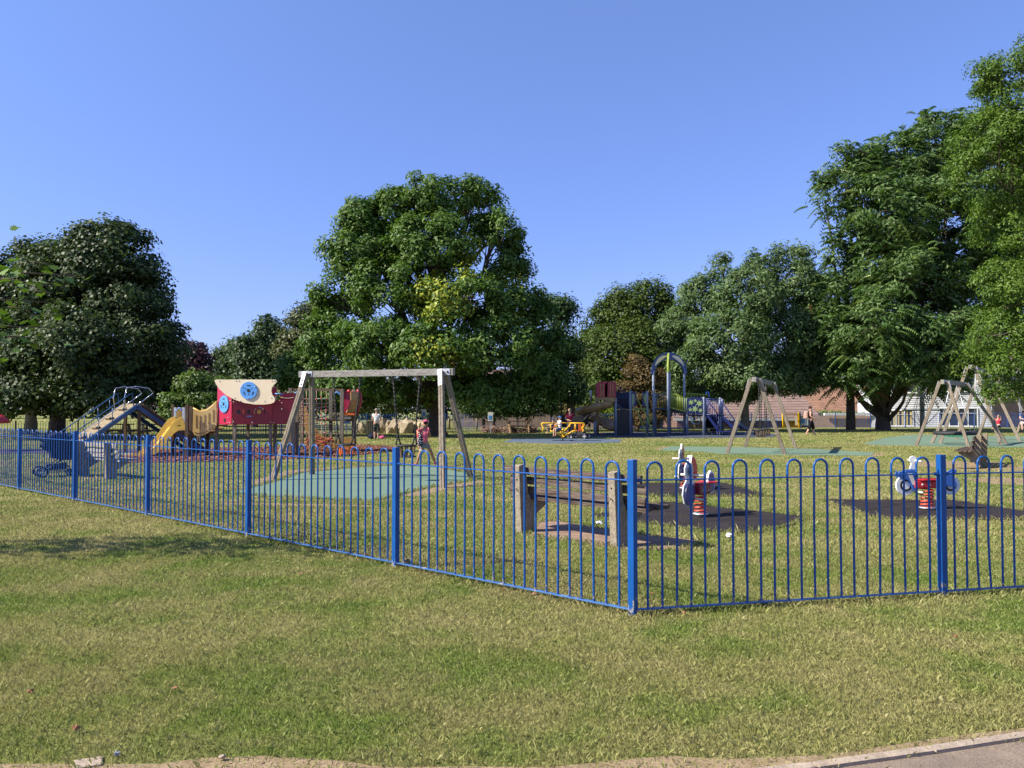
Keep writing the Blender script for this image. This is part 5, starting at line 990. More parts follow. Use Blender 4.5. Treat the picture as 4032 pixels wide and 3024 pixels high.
# small yellow slide
near = [(719, 1641), (706, 1645), (692, 1653), (676, 1672), (660, 1697), (640, 1725), (610, 1760), (570, 1783), (520, 1789), (482, 1790)]
def slide(par, near, dyn, dyf, low, name, mt, wallw=.03):
    for dy, sh in ((dyn, 0), (dyf, 0)):
        topz = [Q(x - (28 if dy == dyf else 0), y - (2 if dy == dyf else 0), dy) for x, y in near]; bot = [Vector((q.x + lo * .35, q.y, max(.02, q.z - lo))) for q, lo in zip(topz, low)]
        pts = [(q.x, q.z) for q in topz] + [(q.x, q.z) for q in reversed(bot)]
        MB().prism(pts, (0, dy, 0), (1, 0, 0), (0, 0, 1), wallw).build('slide_wall', mt, par, .006)
    fl = MB(); a = [Q(x, y, dyn) for x, y in near]; b = [Q(x - 28, y - 2, dyf) for x, y in near]; vs = []
    for q, r_, lo in zip(a, b, low): vs += [Vector((q.x + lo * .25, dyn, max(.04, q.z - lo * .6))), Vector((r_.x + lo * .25, dyf, max(.04, r_.z - lo * .6)))]
    fl.add(vs, [(2 * i, 2 * i + 1, 2 * i + 3, 2 * i + 2) for i in range(len(near) - 1)], True); fl.build('slide_bed', mt, par, 0, .025)
slide(PH, near, -.1, .42, [.46, .40, .34, .28, .25, .25, .22, .18, .14, .1], 'slide', 'yellow')
q = Q(706, 1676, -.115); m = MB(); m.ring((0, 0, 0), .055, .013, 16, 6, Matrix.Rotation(PI / 2, 3, 'X')); m.box((0, -.005, 0), (.1, .02, .03)); m.build('hand_hole', 'ochre', PH, loc=q)
q = Q(500, 1790, .1); MB().box((q.x, q.y, .10), (.42, .34, .04)).build('run_out', 'galv', PH)

# ================================================================== net climber joined to the red tube panel
NC_ = thing('net_climber', 'timber climbing frame with a rope net of red knots and a red curved wall', 'play structure', (0, 29, 0))
def N(px, py, dy=0.0): p = W(px, py, 29 + dy); return Vector((p.x, dy, p.z))
for px, dy, top in ((1144, 0, 1528), (1347, -.3, 1534), (1303, .9, 1541), (1190, .9, 1541), (1393, .5, 1532), (1395, .45, 1634)):
    p = N(px, top, dy); post2(NC_, p.x, dy, p.z, .12, 'wood_post')
MB().beam(N(1140, 1534, .05), N(1354, 1536, -.2), .12, .09).build('top_beam', 'wood_brown', NC_)
MB().beam(N(1303, 1629, .5), N(1345, 1626, .5), .06, .05).build('cross_rail', 'wood_post', NC_)
def netpart(name, cols, rows, sway, seedn, bottom):
    """cols: px columns at depth dy, rows: py; ropes with knots; returns rope and knot parts"""
    g = random.Random(seedn); P = {}
    for i, (px, dy) in enumerate(cols):
        for j, py in enumerate(rows): P[i, j] = N(px + g.uniform(-3, 3), py + g.uniform(-2, 2) + (sway * math.sin(PI * i / max(1, len(cols) - 1))), dy)
    m = MB(); m2 = MB()
    for i in range(len(cols)): m.tube([N(cols[i][0], 1538, cols[i][1])] + [P[i, j] for j in range(len(rows))] + [N(cols[i][0] + 2, bottom, cols[i][1])], .012, 5)
    for j in range(len(rows)):
        m2.tube([P[i, j] for i in range(len(cols))], .014, 5)
    r_ = m.build('net_rope', 'rope_tan', NC_); m2.build('net_rung', 'rope', r_)
    k = MB(); [k.ball(P[i, j], (.034, .034, .028), 8, 5) for i in range(len(cols)) for j in range(len(rows)) if g.random() < .85]
    k.build('net_knots', 'red', r_)
netpart('net', [(1172, .1), (1190, .2), (1207, .3), (1246, .2), (1266, .15), (1284, .1), (1318, .2)], [1570, 1588, 1603, 1617, 1635, 1650, 1669, 1702], 0, 3, 1762)
g = random.Random(9); m = MB(); kn = MB()
for i in range(26):
    a = N(g.uniform(1190, 1320), g.uniform(1722, 1758), g.uniform(-.2, .5)); b = a + Vector((g.uniform(-.35, .35), g.uniform(-.3, .3), g.uniform(-.15, .1))); m.tube([a, b], .012, 5); kn.ball(a, (.042, .042, .034), 8, 5); kn.ball(b, (.042, .042, .034), 8, 5)
kn.v and m.add(kn.v, kn.f, True); m.build('net_foot', 'rope_red', NC_)
for x in (1158, 1316):
    pts = [(x, 1556), (x + 4, 1548), (x + 10, 1544), (x + 17, 1547), (x + 22, 1555), (x + 27, 1553)]; MB().tube([N(a, b, .3) for a, b in pts], .03, 7).build('grip_bar', 'sky_panel', NC_)
pan = [(1357, 1541), (1376, 1539), (1380, 1555), (1382, 1575), (1380, 1590), (1374, 1605), (1366, 1620), (1359, 1628)]
MB().prism([(N(x, y).x, N(x, y).z) for x, y in pan][::-1], (0, -.12, 0), (1, 0, 0), (0, 0, 1), .03).build('curved_panel', 'magenta_panel', NC_)
sec = [(1378, 1540), (1400, 1539), (1413, 1541), (1416, 1560), (1417, 1580), (1413, 1600), (1404, 1618), (1396, 1629)]
wl = MB(); lf = [N(x, y, .0) for x, y in [(1380, 1540), (1381, 1548), (1382, 1560), (1382, 1575), (1380, 1590), (1374, 1605), (1366, 1620), (1360, 1630)]]; rt = [N(x, y, .55) for x, y in [(1412, 1539), (1414, 1548), (1416, 1560), (1416, 1577), (1413, 1593), (1407, 1608), (1401, 1620), (1396, 1630)]]
wl.add([p for ab in zip(lf, rt) for p in ab], [(2 * i, 2 * i + 1, 2 * i + 3, 2 * i + 2) for i in range(7)], True); wp = wl.build('climbing_wall', 'ochre_dark', NC_, 0, .04)
h = MB(); g = random.Random(2)
for i in range(26): a = g.randrange(7); u = g.uniform(.1, .8); p = lf[a].lerp(lf[a + 1], g.random()).lerp(rt[a], u); h.ball(p + Vector((0, -.05, 0)), .026, 6, 4)
h.build('hold_pattern', 'orange', wp)
MB().tube([N(1412, 1539, .6), N(1420, 1560, .6), N(1421, 1580, .6), N(1416, 1600, .6), N(1403, 1632, .6)], .05, 8).build('rim', 'red_hood', NC_)
MB().beam(N(1358, 1630, -.1), N(1402, 1631, -.1), .07, .07).build('rim_foot', 'orange', NC_)
for x, y in ((1374, 1541), (1411, 1540)): MB().ball(N(x, y, -.13), .07, 10, 6).build('rim_knob', 'red', NC_)
MB().box(N(1326, 1654, .9), (1.3, .9, .07)).build('deck', 'wood_brown', NC_)
MB().box(N(1375, 1636, .5), (.55, .9, .07)).build('deck', 'wood_brown', NC_)
MB().beam(N(1352, 1744, .3), N(1395, 1743, .3), .16, .4).build('step', 'ochre', NC_)
YS = thing('yellow_slide', 'ochre yellow slide seen through the rope net, leaning down to the right', 'slide', (0, 31, 0))
ysl = [(1160, 1560), (1172, 1572), (1190, 1585), (1206, 1606), (1220, 1640), (1240, 1680), (1262, 1708), (1300, 1728), (1340, 1736)]
def Y_(px, py, dy=0): p = W(px, py, 31 + dy); return Vector((p.x, dy, p.z))
for dy in (0, .5):
    a = [Y_(x, y, dy) for x, y in ysl]; MB().prism([(q.x, q.z) for q in a] + [(q.x - .2, max(.05, q.z - .42)) for q in reversed(a)], (0, dy, 0), (1, 0, 0), (0, 0, 1), .03).build('slide_wall', 'ochre', YS)
a = [Y_(x, y, 0) for x, y in ysl]; fl = MB(); fl.add([v for q in a for v in (Vector((q.x - .12, 0, max(.06, q.z - .3))), Vector((q.x - .12, .5, max(.06, q.z - .3))))], [(2 * i, 2 * i + 1, 2 * i + 3, 2 * i + 2) for i in range(len(a) - 1)], True); fl.build('slide_bed', 'yellow', YS, 0, .03)
for px in (1165, 1215): p = Y_(px, 1600, .6); post2(YS, p.x, .6, p.z + .3, .1)

# ================================================================== yellow roundabout
p = G(2216, 1736); t = thing('roundabout', 'yellow four-seat seesaw roundabout with orange seats on blue matting', 'roundabout', (p.x, p.y, .012)); RB = t
def S_(cx, cy, dy=0): return Vector(((cx - 527) * .00384, dy, (590 - cy) * .00384 + .0))
MB().tube([(0, 0, 0), (0, 0, .14)], .03, 8).build('pivot_post', 'rubber_black', t)
MB().lathe([(0, .12), (.05, .12), (.055, .17), (.035, .19), (.035, .34), (.05, .36), (.05, .55), (.03, .57), (0, .57)], 12).build('hub', 'yellow_paint', t)
for s_, seatmat in ((-1, 'rubber_black'), (1, 'orange')):
    for dy in (-.28, .28):
        MB().tube([(0, 0, .17), (s_ * .46, dy, .46), (s_ * .62, dy, .47)], .032, 7).build('arm', 'yellow_paint', t)
        MB().tube([(s_ * .08, dy * .3, .47), (s_ * .32, dy, .70), (s_ * .34, dy, .82), (s_ * .30, dy, .845), (s_ * 1.0, dy, .845), (s_ * 1.03, dy, .80), (s_ * .93, dy, .60), (s_ * 1.0, dy, .47), (s_ * .9, dy, .45)], .024, 7).build('seat_frame', 'yellow_paint', t)
        MB().tube([(s_ * .6, dy, .83), (s_ * .58, dy, .47)], .016, 5).build('upright', 'yellow_paint', t)
    MB().box((s_ * .75, 0, .475), (.52, .5, .05)).build('seat', seatmat, t, .01)
MB().box((.80, -.29, .66), (.13, .03, .34)).build('seat_panel', 'orange', t, .01); MB().box((.98, 0, .62), (.03, .5, .34)).build('backrest', 'orange', t, .01)
MB().tube([(-.3, -.28, .845), (0, -.3, .86), (.3, -.28, .845)], .024, 7).build('top_rail', 'yellow_paint', t)
for dy in (-.62, .55): MB().tube([(0, 0, .3), (-.1, dy * .6, .46), (-.13, dy, .49)], .03, 7).build('arm', 'yellow_paint', t); MB().box((-.15, dy, .50), (.34, .30, .05)).build('seat', 'rubber_black', t, .01)
MB().tube([(-.42, -.5, .56), (-.46, -.6, .66), (-.40, -.62, .78), (-.34, -.5, .80)], .02, 6).build('handle', 'orange', t)

# ================================================================== tower complex with spiral slide
TC = thing('climbing_tower', 'big blue climbing tower complex with crimson hood, brown spiral slide, lime rails and blue arches', 'play structure', (0, 47.2, 0))
def T(cx, cy, dy=0.0):
    p = W(2250 + cx / 2.765, 1350 + cy / 2.765, 47.2 + dy); return Vector((p.x, dy, p.z))
def tpost(cx, cytop, dy=0, r=.075, mt='grey_post', cybase=None):
    a = T(cx, cytop, dy); zb = 0 if cybase is None else T(cx, cybase, dy).z; m = MB(); m.tube([(a.x, dy, zb - .03), (a.x, dy, a.z - .03), (a.x, dy, a.z)], [r, r, r * .75], 10); return m.build('post', mt, TC)
for c in ((640, 525, 0), (823, 525, 0), (655, 525, 1.4), (482, 600, 0), (475, 600, 1.4), (892, 310, .1), (1052, 310, -.35), (1068, 310, 1.6), (1228, 310, .9), (1258, 605, -.2), (1440, 590, -.3), (1245, 605, 1.5), (1618, 595, -.2), (1470, 600, 1.3), (1640, 610, 1.2), (912, 545, 1.5)): tpost(*c)
def tpanel(name, cs, mt, dy=0, th=.03, par=TC): return MB().prism([(T(x, y, dy).x, T(x, y, dy).z) for x, y in cs][::-1], (0, dy, 0), (1, 0, 0), (0, 0, 1), th).build(name, mt, par)
def railset(x0, x1, yt0, yt1, yb0, yb1, n, mt, dy=0, name='railing', r=.017):
    m = MB(); m.tube([T(x0, yt0, dy), T(x1, yt1, dy)], r * 1.4, 6); m.tube([T(x0, yb0, dy), T(x1, yb1, dy)], r * 1.4, 6)
    for i in range(n + 1): u = i / n; m.tube([T(lerp(x0, x1, u), lerp(yt0, yt1, u), dy), T(lerp(x0, x1, u), lerp(yb0, yb1, u), dy)], r, 5)
    return m.build(name, mt, TC)
def tdeck(x0, x1, cy, dy0, dy1, mt='navy_dark'):
    a, b = T(x0, cy, dy0), T(x1, cy, dy0); MB().box(((a.x + b.x) / 2, (dy0 + dy1) / 2, a.z), (b.x - a.x, dy1 - dy0, .08)).build('deck', mt, TC)
tdeck(475, 645, 600, .05, 1.4); tdeck(645, 830, 718, .05, 1.4); tdeck(885, 1060, 722, .1, 1.5); tdeck(1255, 1475, 790, -.1, 1.4); 
railset(484, 636, 545, 545, 715, 715, 11, 'navy_dark', 0); railset(484, 610, 452, 545, 545, 546, 8, 'navy_dark', 0); railset(484, 636, 545, 545, 715, 715, 10, 'navy_dark', 1.4)
tpanel('side_panel', [(482, 545), (640, 545), (640, 712), (482, 712)], 'navy_dark', .7)
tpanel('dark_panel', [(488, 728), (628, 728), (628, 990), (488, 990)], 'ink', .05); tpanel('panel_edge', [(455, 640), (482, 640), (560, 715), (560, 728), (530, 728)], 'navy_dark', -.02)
for x0, x1, s_ in ((650, 706, 1), (772, 828, -1)):
    pn = tpanel('wing_panel', [(x0, 535), (x1, 540), (x1, 600 if s_ > 0 else 640), (x1, 695), (x0, 690)], 'navy', -.03); m = MB()
    for k in range(9):
        cx = x0 + (6 if s_ > 0 else 50); y = 560 + k * 14; a, b = T(cx, y + 10, -.065), T(cx + s_ * (14 + 26 * math.sin(PI * (k + 2) / 11)), y - 8 + k * 1.5, -.065); d = (b - a).normalized(); nrm = Vector((-d.z, 0, d.x)) * .028
        m.add([a + nrm * .4, a - nrm * .4, (a + b) / 2 - nrm, b, (a + b) / 2 + nrm], [(0, 1, 2, 3, 4)])
    m.build('wing_pattern', 'lime_board', pn, 0, .006)
MB().beam(T(650, 720, -.03), T(835, 720, -.03), .06, .06).build('edge_beam', 'lime', TC)
for x0, x1 in ((708, 825), (785, 897)):
    m = MB(); m.tube([T(x0, 712, -.05), T(x1, 1018, -.9)], .032, 7); m.build('ladder_side', 'lime', TC)
m = MB(); [m.tube([T(lerp(708, 825, u), lerp(712, 1018, u), -.05 - .85 * u), T(lerp(785, 897, u), lerp(712, 1018, u), -.05 - .85 * u)], .022, 6) for u in (.2, .4, .6, .8)]; m.build('ladder_rungs', 'navy_dark', TC)
MB().tube([T(700, 560, -.05), T(740, 650, -.2), T(785, 745, -.4), T(845, 790, -.6), T(850, 850, -.7), T(790, 870, -.65)], .02, 6).build('handrail', 'lime', TC)
MB().tube([T(764, 555, -.05), T(810, 660, -.2), T(872, 830, -.5), T(868, 855, -.55), T(845, 862, -.55)], .02, 6).build('handrail', 'lime', TC)
MB().tube([T(835, 560, .1), T(880, 585, .1), T(960, 582, .1), T(1035, 552, .1)], .03, 6).build('chain_rail', 'navy_dark', TC)
railset(915, 1040, 548, 545, 712, 712, 6, 'lime', 1.5); railset(905, 1030, 548, 560, 715, 715, 5, 'navy_dark', .2, 'railing', .014)
railset(1074, 1252, 548, 600, 705, 752, 9, 'lime', -.3); railset(1090, 1250, 546, 590, 700, 745, 9, 'lime', 1.2)
a, b = T(1070, 716, -.2), T(1255, 768, -.2); MB().add([a, b, b + Vector((0, 1.4, 0)), a + Vector((0, 1.4, 0))], [(0, 1, 2, 3)]).build('bridge_floor', 'navy_dark', TC, 0, .07)
MB().beam(T(1215, 545, .9), T(1465, 560, .9), .03, .03).build('top_rail', 'lime', TC)
for cx in (1285, 1320, 1355, 1390, 1425, 1450): MB().ring(T(cx, 578, .9), .10, .016, 16, 5, Matrix.Rotation(PI / 2, 3, 'X')).build('ring', 'lime', TC)
MB().tube([T(1464, 560, .6), T(1466, 542, .6), T(1480, 533, .6), T(1494, 545, .6), T(1500, 600, .6)], .03, 7).build('grip_bar', 'sky_panel', TC)
# star panel
cs = [(1267, 612), (1290, 600), (1320, 593), (1350, 590), (1380, 591), (1410, 597), (1434, 612), (1434, 778), (1267, 768)]
sp = tpanel('star_panel', cs, 'navy', -.32); m = MB()
def blob_star(cx, cy, r, n, rot, mt='lime_board'):
    pts = []
    for k in range(2 * n):
        a = rot + PI * k / n; rr = r if k % 2 == 0 else r * .42; pts.append((cx + rr * math.cos(a), cy + rr * math.sin(a)))
    q = [(T(x, y, -.36).x, T(x, y, -.36).z) for x, y in pts]; m.prism(q, (0, -.36, 0), (1, 0, 0), (0, 0, 1), -.01 if False else .012)
for a_ in ((1302, 648, 36, 6, .3), (1392, 660, 42, 7, .1), (1345, 720, 42, 7, .5), (1295, 725, 26, 5, .9), (1405, 735, 28, 6, .2), (1348, 630, 22, 5, 1.2)): blob_star(*a_)
m.build('star_pattern', 'lime_board', sp)
# arches
def arch(pl, pr, apex, dyl, dyr, mt='arch_blue'):
    a, b, c = T(pl[0], pl[1], dyl), T(pr[0], pr[1], dyr), T(*apex, (dyl + dyr) / 2); mid = (a + b) / 2; hx = (b - a) / 2; hz_ = c.z - (a.z + b.z) / 2
    o_ = []; i_ = []
    for k in range(21):
        an = PI - PI * k / 20; o_.append(mid + hx * 1.12 * math.cos(an) + Z * (hz_ * math.sin(an))); i_.append(mid + hx * .90 * math.cos(an) + Z * ((hz_ - .42) * math.sin(an) - .0))
    n_ = Vector((-hx.y, hx.x, 0)).normalized() * .05
    vs = []; [vs.extend([p - n_, q - n_, q + n_, p + n_]) for p, q in zip(o_, i_)]
    fs = [(4 * k + j, 4 * k + 4 + j, 4 * k + 4 + (j + 1) % 4, 4 * k + (j + 1) % 4) for k in range(20) for j in range(4)] + [(0, 1, 2, 3), (83, 82, 81, 80)]
    ar = MB().add(vs, fs).build('arch', mt, TC, .01)
    for ks in (range(3, 10), range(11, 18)):
        ks = list(ks); vs = []; n2 = n_ * 1.15
        for k in ks: w_ = math.sin(PI * (k - ks[0]) / (len(ks) - 1)) * .5 + .12; p, q = o_[k].lerp(i_[k], .5 - w_ / 2), o_[k].lerp(i_[k], .5 + w_ / 2); vs += [p - n2, q - n2]
        MB().add(vs, [(2 * i, 2 * i + 1, 2 * i + 3, 2 * i + 2) for i in range(len(ks) - 1)]).build('arch_inlay', 'cream_panel', ar)
arch((888, 340), (1236, 340), (1060, 103), .1, .9); arch((1050, 320), (1070, 320), (1060, 106), -.35, 1.6, 'lime')
# blue stairs
for dy in (-.35, .75):
    railset(1470, 1618, 610, 612, 780, 782, 7, 'violet_blue', dy); 
    m = MB(); m.tube([T(1474, 620, dy), T(1540, 700, dy), T(1612, 805, dy)], .03, 6); m.tube([T(1622, 622, dy), T(1700, 730, dy), T(1800, 880, dy), T(1828, 900, dy), T(1826, 950, dy)], .03, 6)
    for u in range(8): cx = lerp(1630, 1800, u / 7); m.tube([T(cx, lerp(640, 880, u / 7), dy), T(cx, lerp(800, 960, u / 7), dy)], .014, 5)
    for u in range(6): cx = lerp(1480, 1600, u / 5); m.tube([T(cx, lerp(630, 790, u / 5), dy), T(cx, lerp(790, 920, u / 5), dy)], .014, 5)
    m.build('stair_rail', 'violet_blue', TC); MB().beam(T(1480, 790, dy), T(1600, 950, dy), .05, .14).build('stringer', 'violet_blue', TC); MB().beam(T(1650, 810, dy), T(1800, 965, dy), .05, .16).build('stringer', 'violet_blue', TC)
for i in range(6): u = (i + .5) / 6; p = T(lerp(1640, 1790, u), lerp(800, 960, u), .2); MB().box(p, (.24, 1.05, .04)).build('stair_tread', 'navy_dark', TC)
tdeck(1470, 1625, 795, -.3, .8)
MB().tube([T(1590, 950, -.4), T(1600, 850, -.4), T(1660, 848, -.4)], .025, 6).build('handrail', 'violet_blue', TC); MB().beam(T(1580, 965, -.5), T(1750, 965, -.5), .3, .05).build('low_bench', 'violet_blue', TC)
for cx in (1590, 1685): MB().tube([T(cx, 965, -.5), T(cx, 1018, -.5)], .03, 6).build('leg', 'violet_blue', TC)
# spiral slide
col = T(262, 800, .9); zt = T(262, 610).z; zbm = .30; pts = []; n = 40
for i in range(n + 1):
    a = R(40) - R(395) * i / n; r_ = .78 if i > 2 else .78 + .1 * (2 - i); pts.append(Vector((col.x + .1 + r_ * math.cos(a) * 1.05, col.y + r_ * math.sin(a), zt - (zt - zbm) * (i / n) ** .92)))
pts += [pts[-1] + Vector((.35, -.12, -.03)), pts[-1] + Vector((.75, -.2, -.02))]
vs = []; secs = [(-.44, .30), (-.40, .10), (-.26, .0), (0, -.03), (.26, .0), (.42, .12), (.46, .38)]
for i, p in enumerate(pts):
    tg = pts[min(i + 1, len(pts) - 1)] - pts[max(i - 1, 0)]; tg.z = 0; tg.normalize(); lat = Vector((-tg.y, tg.x, 0)); hgt = 1.0 if i < n - 2 else max(.3, 1 - .2 * (i - n + 2))
    for a, b in secs: vs.append(p + lat * (a) + Z * b * (hgt * (1.15 if a > 0 else .8)))
k = len(secs); m = MB(); m.add(vs, [(i * k + j, i * k + j + 1, (i + 1) * k + j + 1, (i + 1) * k + j) for i in range(len(pts) - 1) for j in range(k - 1)], True)
m.build('spiral_slide', 'ochre_dark', TC, 0, .05)
MB().tube([(col.x + .1, col.y, -.02), (col.x + .1, col.y, zt)], .10, 10).build('slide_column', 'ochre_dark', TC)
m = MB(); hd = [(262, 590), (255, 500), (262, 450), (285, 430), (330, 425), (375, 428), (372, 590)]; tpanel('hood', hd, 'red_hood', .5, .9); tpanel('hood', [(355, 590), (355, 460), (375, 432), (400, 425), (470, 425), (475, 590)], 'red_hood', .1, .5)
sl = MB()
for cx in (320, 345): sl.box(T(cx, 512, -.41), (.045, .012, .66))
for cx in (424, 452): sl.box(T(cx, 508, -.41), (.045, .012, .76))
sl.build('hood_slots', 'ochre', TC)
tpanel('slide_mouth', [(258, 590), (474, 590), (474, 640), (400, 640), (330, 615), (258, 640)], 'ochre_dark', .0, .3)
for cx, cy in ((328, 978), (424, 975)): MB().tube([T(cx, cy, .3), T(cx, 1014, .3)], .03, 6).build('leg', 'red' if cx < 400 else 'navy_dark', TC)
tpost(210, 520, .8, .07, 'galv', 640); tpost(258, 850, .5, .08, 'grey_post')
sd = thing('dark_slide', 'low dark slide run-out at the right foot of the tower complex', 'slide', (0, 46.6, 0)); a = W(2912, 1690, 46.6)
MB().prism([(a.x, .62), (a.x + .25, .40), (a.x + .7, .24), (a.x + 1.1, .23), (a.x + 1.1, .33), (a.x + .7, .36), (a.x + .3, .55), (a.x + .05, .78)][::-1], (0, 0, 0), (1, 0, 0), (0, 0, 1), -.5).build('slide_bed', 'navy_dark', sd)
for x in (.45, .95): MB().tube([(a.x + x, .25, 0), (a.x + x, .25, .28)], .04, 6).build('leg', 'navy_dark', sd)
p = G(2733, 1690); t = thing('ring_post', 'wooden post with two light blue rings on the grass under the tower', 'play panel', p); MB().box((0, 0, .7), (.14, .10, 1.45)).build('post', 'wood_post', t)
for x, z in ((-.05, 1.05), (.13, .72)): MB().ring((x, -.08, z), .34, .035, 24, 6, Matrix.Rotation(PI / 2, 3, 'X')).build('ring', 'sky_panel', t)

# ================================================================== spinner net, mushroom, picnic tables, bin, garden rope fence
p = G(3632, 1692); t = thing('rope_spinner', 'grey pole rope spinner with a green ring and red ropes before the white house', 'climbing net', (p.x, p.y, 0))
MB().tube([(0, 0, 0), (0, 0, 3.5), (0, 0, 3.62)], [.17, .17, .1], 12).build('pole', 'galv', t); MB().ring((0, 0, 1.42), 1.28, .06, 36, 6).build('ring', 'green_ring', t)
m = MB(); m2 = MB()
for k in range(8):
    a = 2 * PI * k / 8; q = Vector((math.cos(a) * 1.28, math.sin(a) * 1.28, 1.42)); m.tube([(0, 0, 3.5), q], .018, 4); m2.tube([q, (math.cos(a) * .15, math.sin(a) * .15, .25)], .015, 4)
for u in (.35, .6, .8): m.tube([Vector((0, 0, 3.5)).lerp(Vector((math.cos(2 * PI * k / 8) * 1.28, math.sin(2 * PI * k / 8) * 1.28, 1.42)), u) for k in range(9)], .015, 4)
m.build('net', 'rope_red', t); m2.build('lower_net', 'rubber_black', t)
t = thing('mushroom_seat', 'red domed mushroom play seat cut by the left edge of the picture', 'play mushroom', (-19.25, 30, 0))
MB().tube([(0, 0, 0), (0, 0, 1.05)], [.13, .1], 10).build('stalk', 'off_white', t); MB().lathe([(0, 1.42), (.2, 1.40), (.42, 1.31), (.58, 1.18), (.66, 1.04), (.62, 1.02), (0, 1.06)], 22).build('cap', 'red', t)
def picnic(label, loc, rz, mt='wood_brown', fmt='render'):
    t = thing('picnic_table', label, 'picnic table', loc, rz, 'picnic tables')
    for k in range(4): MB().box((0, -.28 + k * .187, .745), (1.7, .16, .045)).build('table_board', mt, t)
    for s_ in (-1, 1): MB().box((0, s_ * .68, .44), (1.7, .26, .045)).build('seat_board', mt, t)
    for x in (-.6, .6):
        MB().beam((x, -.35, .55), (x, .35, .55), .07, .09).build('brace', fmt, t)
        for s_ in (-1, 1): MB().beam((x, s_ * .22, .72), (x, s_ * .48, -.02), .09, .1).build('leg', fmt, t)
        MB().beam((x + .02, -.76, .39), (x + .02, .76, .39), .08, .09).build('seat_bearer', fmt, t)
    return t
picnic('dark-topped picnic table with pale legs standing on the shaded lawn right of the big trunk', (.4, 51.4, 0), R(8))
picnic('picnic table seen beneath the ramp climber, the one on the left', (-20.3, 41.6, 0), R(-5)); picnic('picnic table seen beneath the ramp climber, the one nearer the yellow slide', (-18.0, 41.3, 0), R(6))
p = G(1461, 1714); t = thing('litter_bin', 'pale yellow slatted litter bin beside the standing person in the hat', 'litter bin', p)
MB().lathe([(0, .02), (.24, .02), (.24, .84), (.2, .84), (.2, .7), (0, .7)], 14).build('drum', 'cloth_grey', t); m = MB()
for k in range(14): a = 2 * PI * k / 14; m.box((math.cos(a) * .265, math.sin(a) * .265, .43), (.03, .07, .82), Matrix.Rotation(a, 3, 'Z'))
m.build('slats', 'yellow_pale', t)
RF = thing('rope_fence', 'low rope fence on pale wooden posts in front of the rock garden', 'fence'); prev = None
for px, by in ((1411, 1704), (1515, 1701), (1610, 1700), (1700, 1697), (1768, 1692), (1795, 1692), (1878, 1692), (1905, 1697), (1946, 1697)):
    q = G(px, by); MB().tube([(q.x, q.y, -.02), (q.x, q.y, .80), (q.x, q.y, .83)], [.085, .085, .06], 9).build('post', 'wood_pale', RF)
    if prev and (q - prev).length < 3.2: MB().tube([prev.lerp(q, i / 6) + Z * (.74 - .15 * math.sin(PI * i / 6)) for i in range(7)], .022, 5).build('rope', 'rope_tan', RF)
    prev = q
g = random.Random(4)
RB_LAB = ['large', 'mid-sized', 'small']
for i in range(15):
    px = 1425 + i * 19 + g.uniform(-6, 6); q = W(px, 1690, 50.6 + g.uniform(-.5, .9)); s = g.uniform(.26, .5)
    bm = bmesh.new(); bmesh.ops.create_icosphere(bm, subdivisions=2, radius=1)
    for v in bm.verts: v.co = Vector((v.co.x * s * 1.0, v.co.y * s * .8, v.co.z * s * g.uniform(.9, 1.1) * 1.25)) * g.uniform(.82, 1.15)
    me = bpy.data.meshes.new('boulder'); bm.to_mesh(me); bm.free(); me.materials.append(M['stone']); o = bpy.data.objects.new('boulder', me); COL.objects.link(o); o.location = (q.x, q.y, s * .75)
    tag(o, 'one of the tan boulders of the rock garden behind the rope fence', 'boulder', 'rock garden boulders')
def signp(label, px, by, Y, w_, h_, zc_, mt='white', rz=0):
    q = W(px, by, Y); t = thing('park_sign', label, 'sign', (q.x, q.y, 0), rz); MB().box((0, 0, zc_ / 2), (.06, .06, zc_)).build('post', 'galv', t); b = MB().box((0, -.04, zc_), (w_, .03, h_)).build('board', mt, t)
    MB().box((-w_ * .05, -.06, zc_ - h_ * .1), (w_ * .6, .012, h_ * .45)).build('print', 'sky_panel', b)
signp('small white and blue sign on a post left of the picnic table', 1931, 1697, 50.5, .32, .55, 1.05)
signp('small white sign on the fence behind the girl with the pink cap', 1668, 1695, 52.5, .3, .5, 1.25, rz=R(20)); signp('small white notice on the far fence left of the standing person in the hat', 1365, 1680, 49.0, .5, .4, .82, rz=R(10))
signp('small white and blue notice by the black fence, seen beneath the ramp climber', 561, 1690, 43.8, .26, .28, 1.0); signp('pale notice board on the fence left of the woman in black', 3156, 1680, 63.3, 1.0, .75, .6)
# litter and leaves
def scrap(name, label, px, py, s, mt, cat, seed, zs=.5, group=None):
    g = random.Random(seed); q = G(px, py); bm = bmesh.new(); bmesh.ops.create_icosphere(bm, subdivisions=2, radius=s)
    for v in bm.verts: v.co *= g.uniform(.6, 1.3); v.co.z *= zs
    me = bpy.data.meshes.new(name); bm.to_mesh(me); bm.free(); me.materials.append(M[mt]); o = bpy.data.objects.new(name, me); COL.objects.link(o); o.location = (q.x, q.y, s * zs * .6 + .012); tag(o, label, cat, group)
scrap('paper_tissue', 'crumpled white tissue on the grass just below the nearest black mat', 2872, 2116, .05, 'white', 'litter', 1); scrap('paper_tissue', 'white tissue lying under the nearest bench', 2358, 2068, .055, 'white', 'litter', 2)
scrap('stone', 'small blue-grey stone on the soil at the bottom left', 460, 2984, .013, 'grey_stone', 'stone', 3, .9); scrap('stone', 'small pale pebble on the worn edge at the bottom', 873, 2996, .014, 'kerb', 'stone', 4, .8)
t = MB().box((0, 0, -.003), (.12, .10, .03)); o = t.build('edging_stone', 'kerb', None, .006); q = G(345, 3010); o.location = (q.x, q.y, 0); o.rotation_euler = (0, 0, .4); tag(o, 'broken pale edging stone sunk in the soil at the bottom left', 'edging stone')
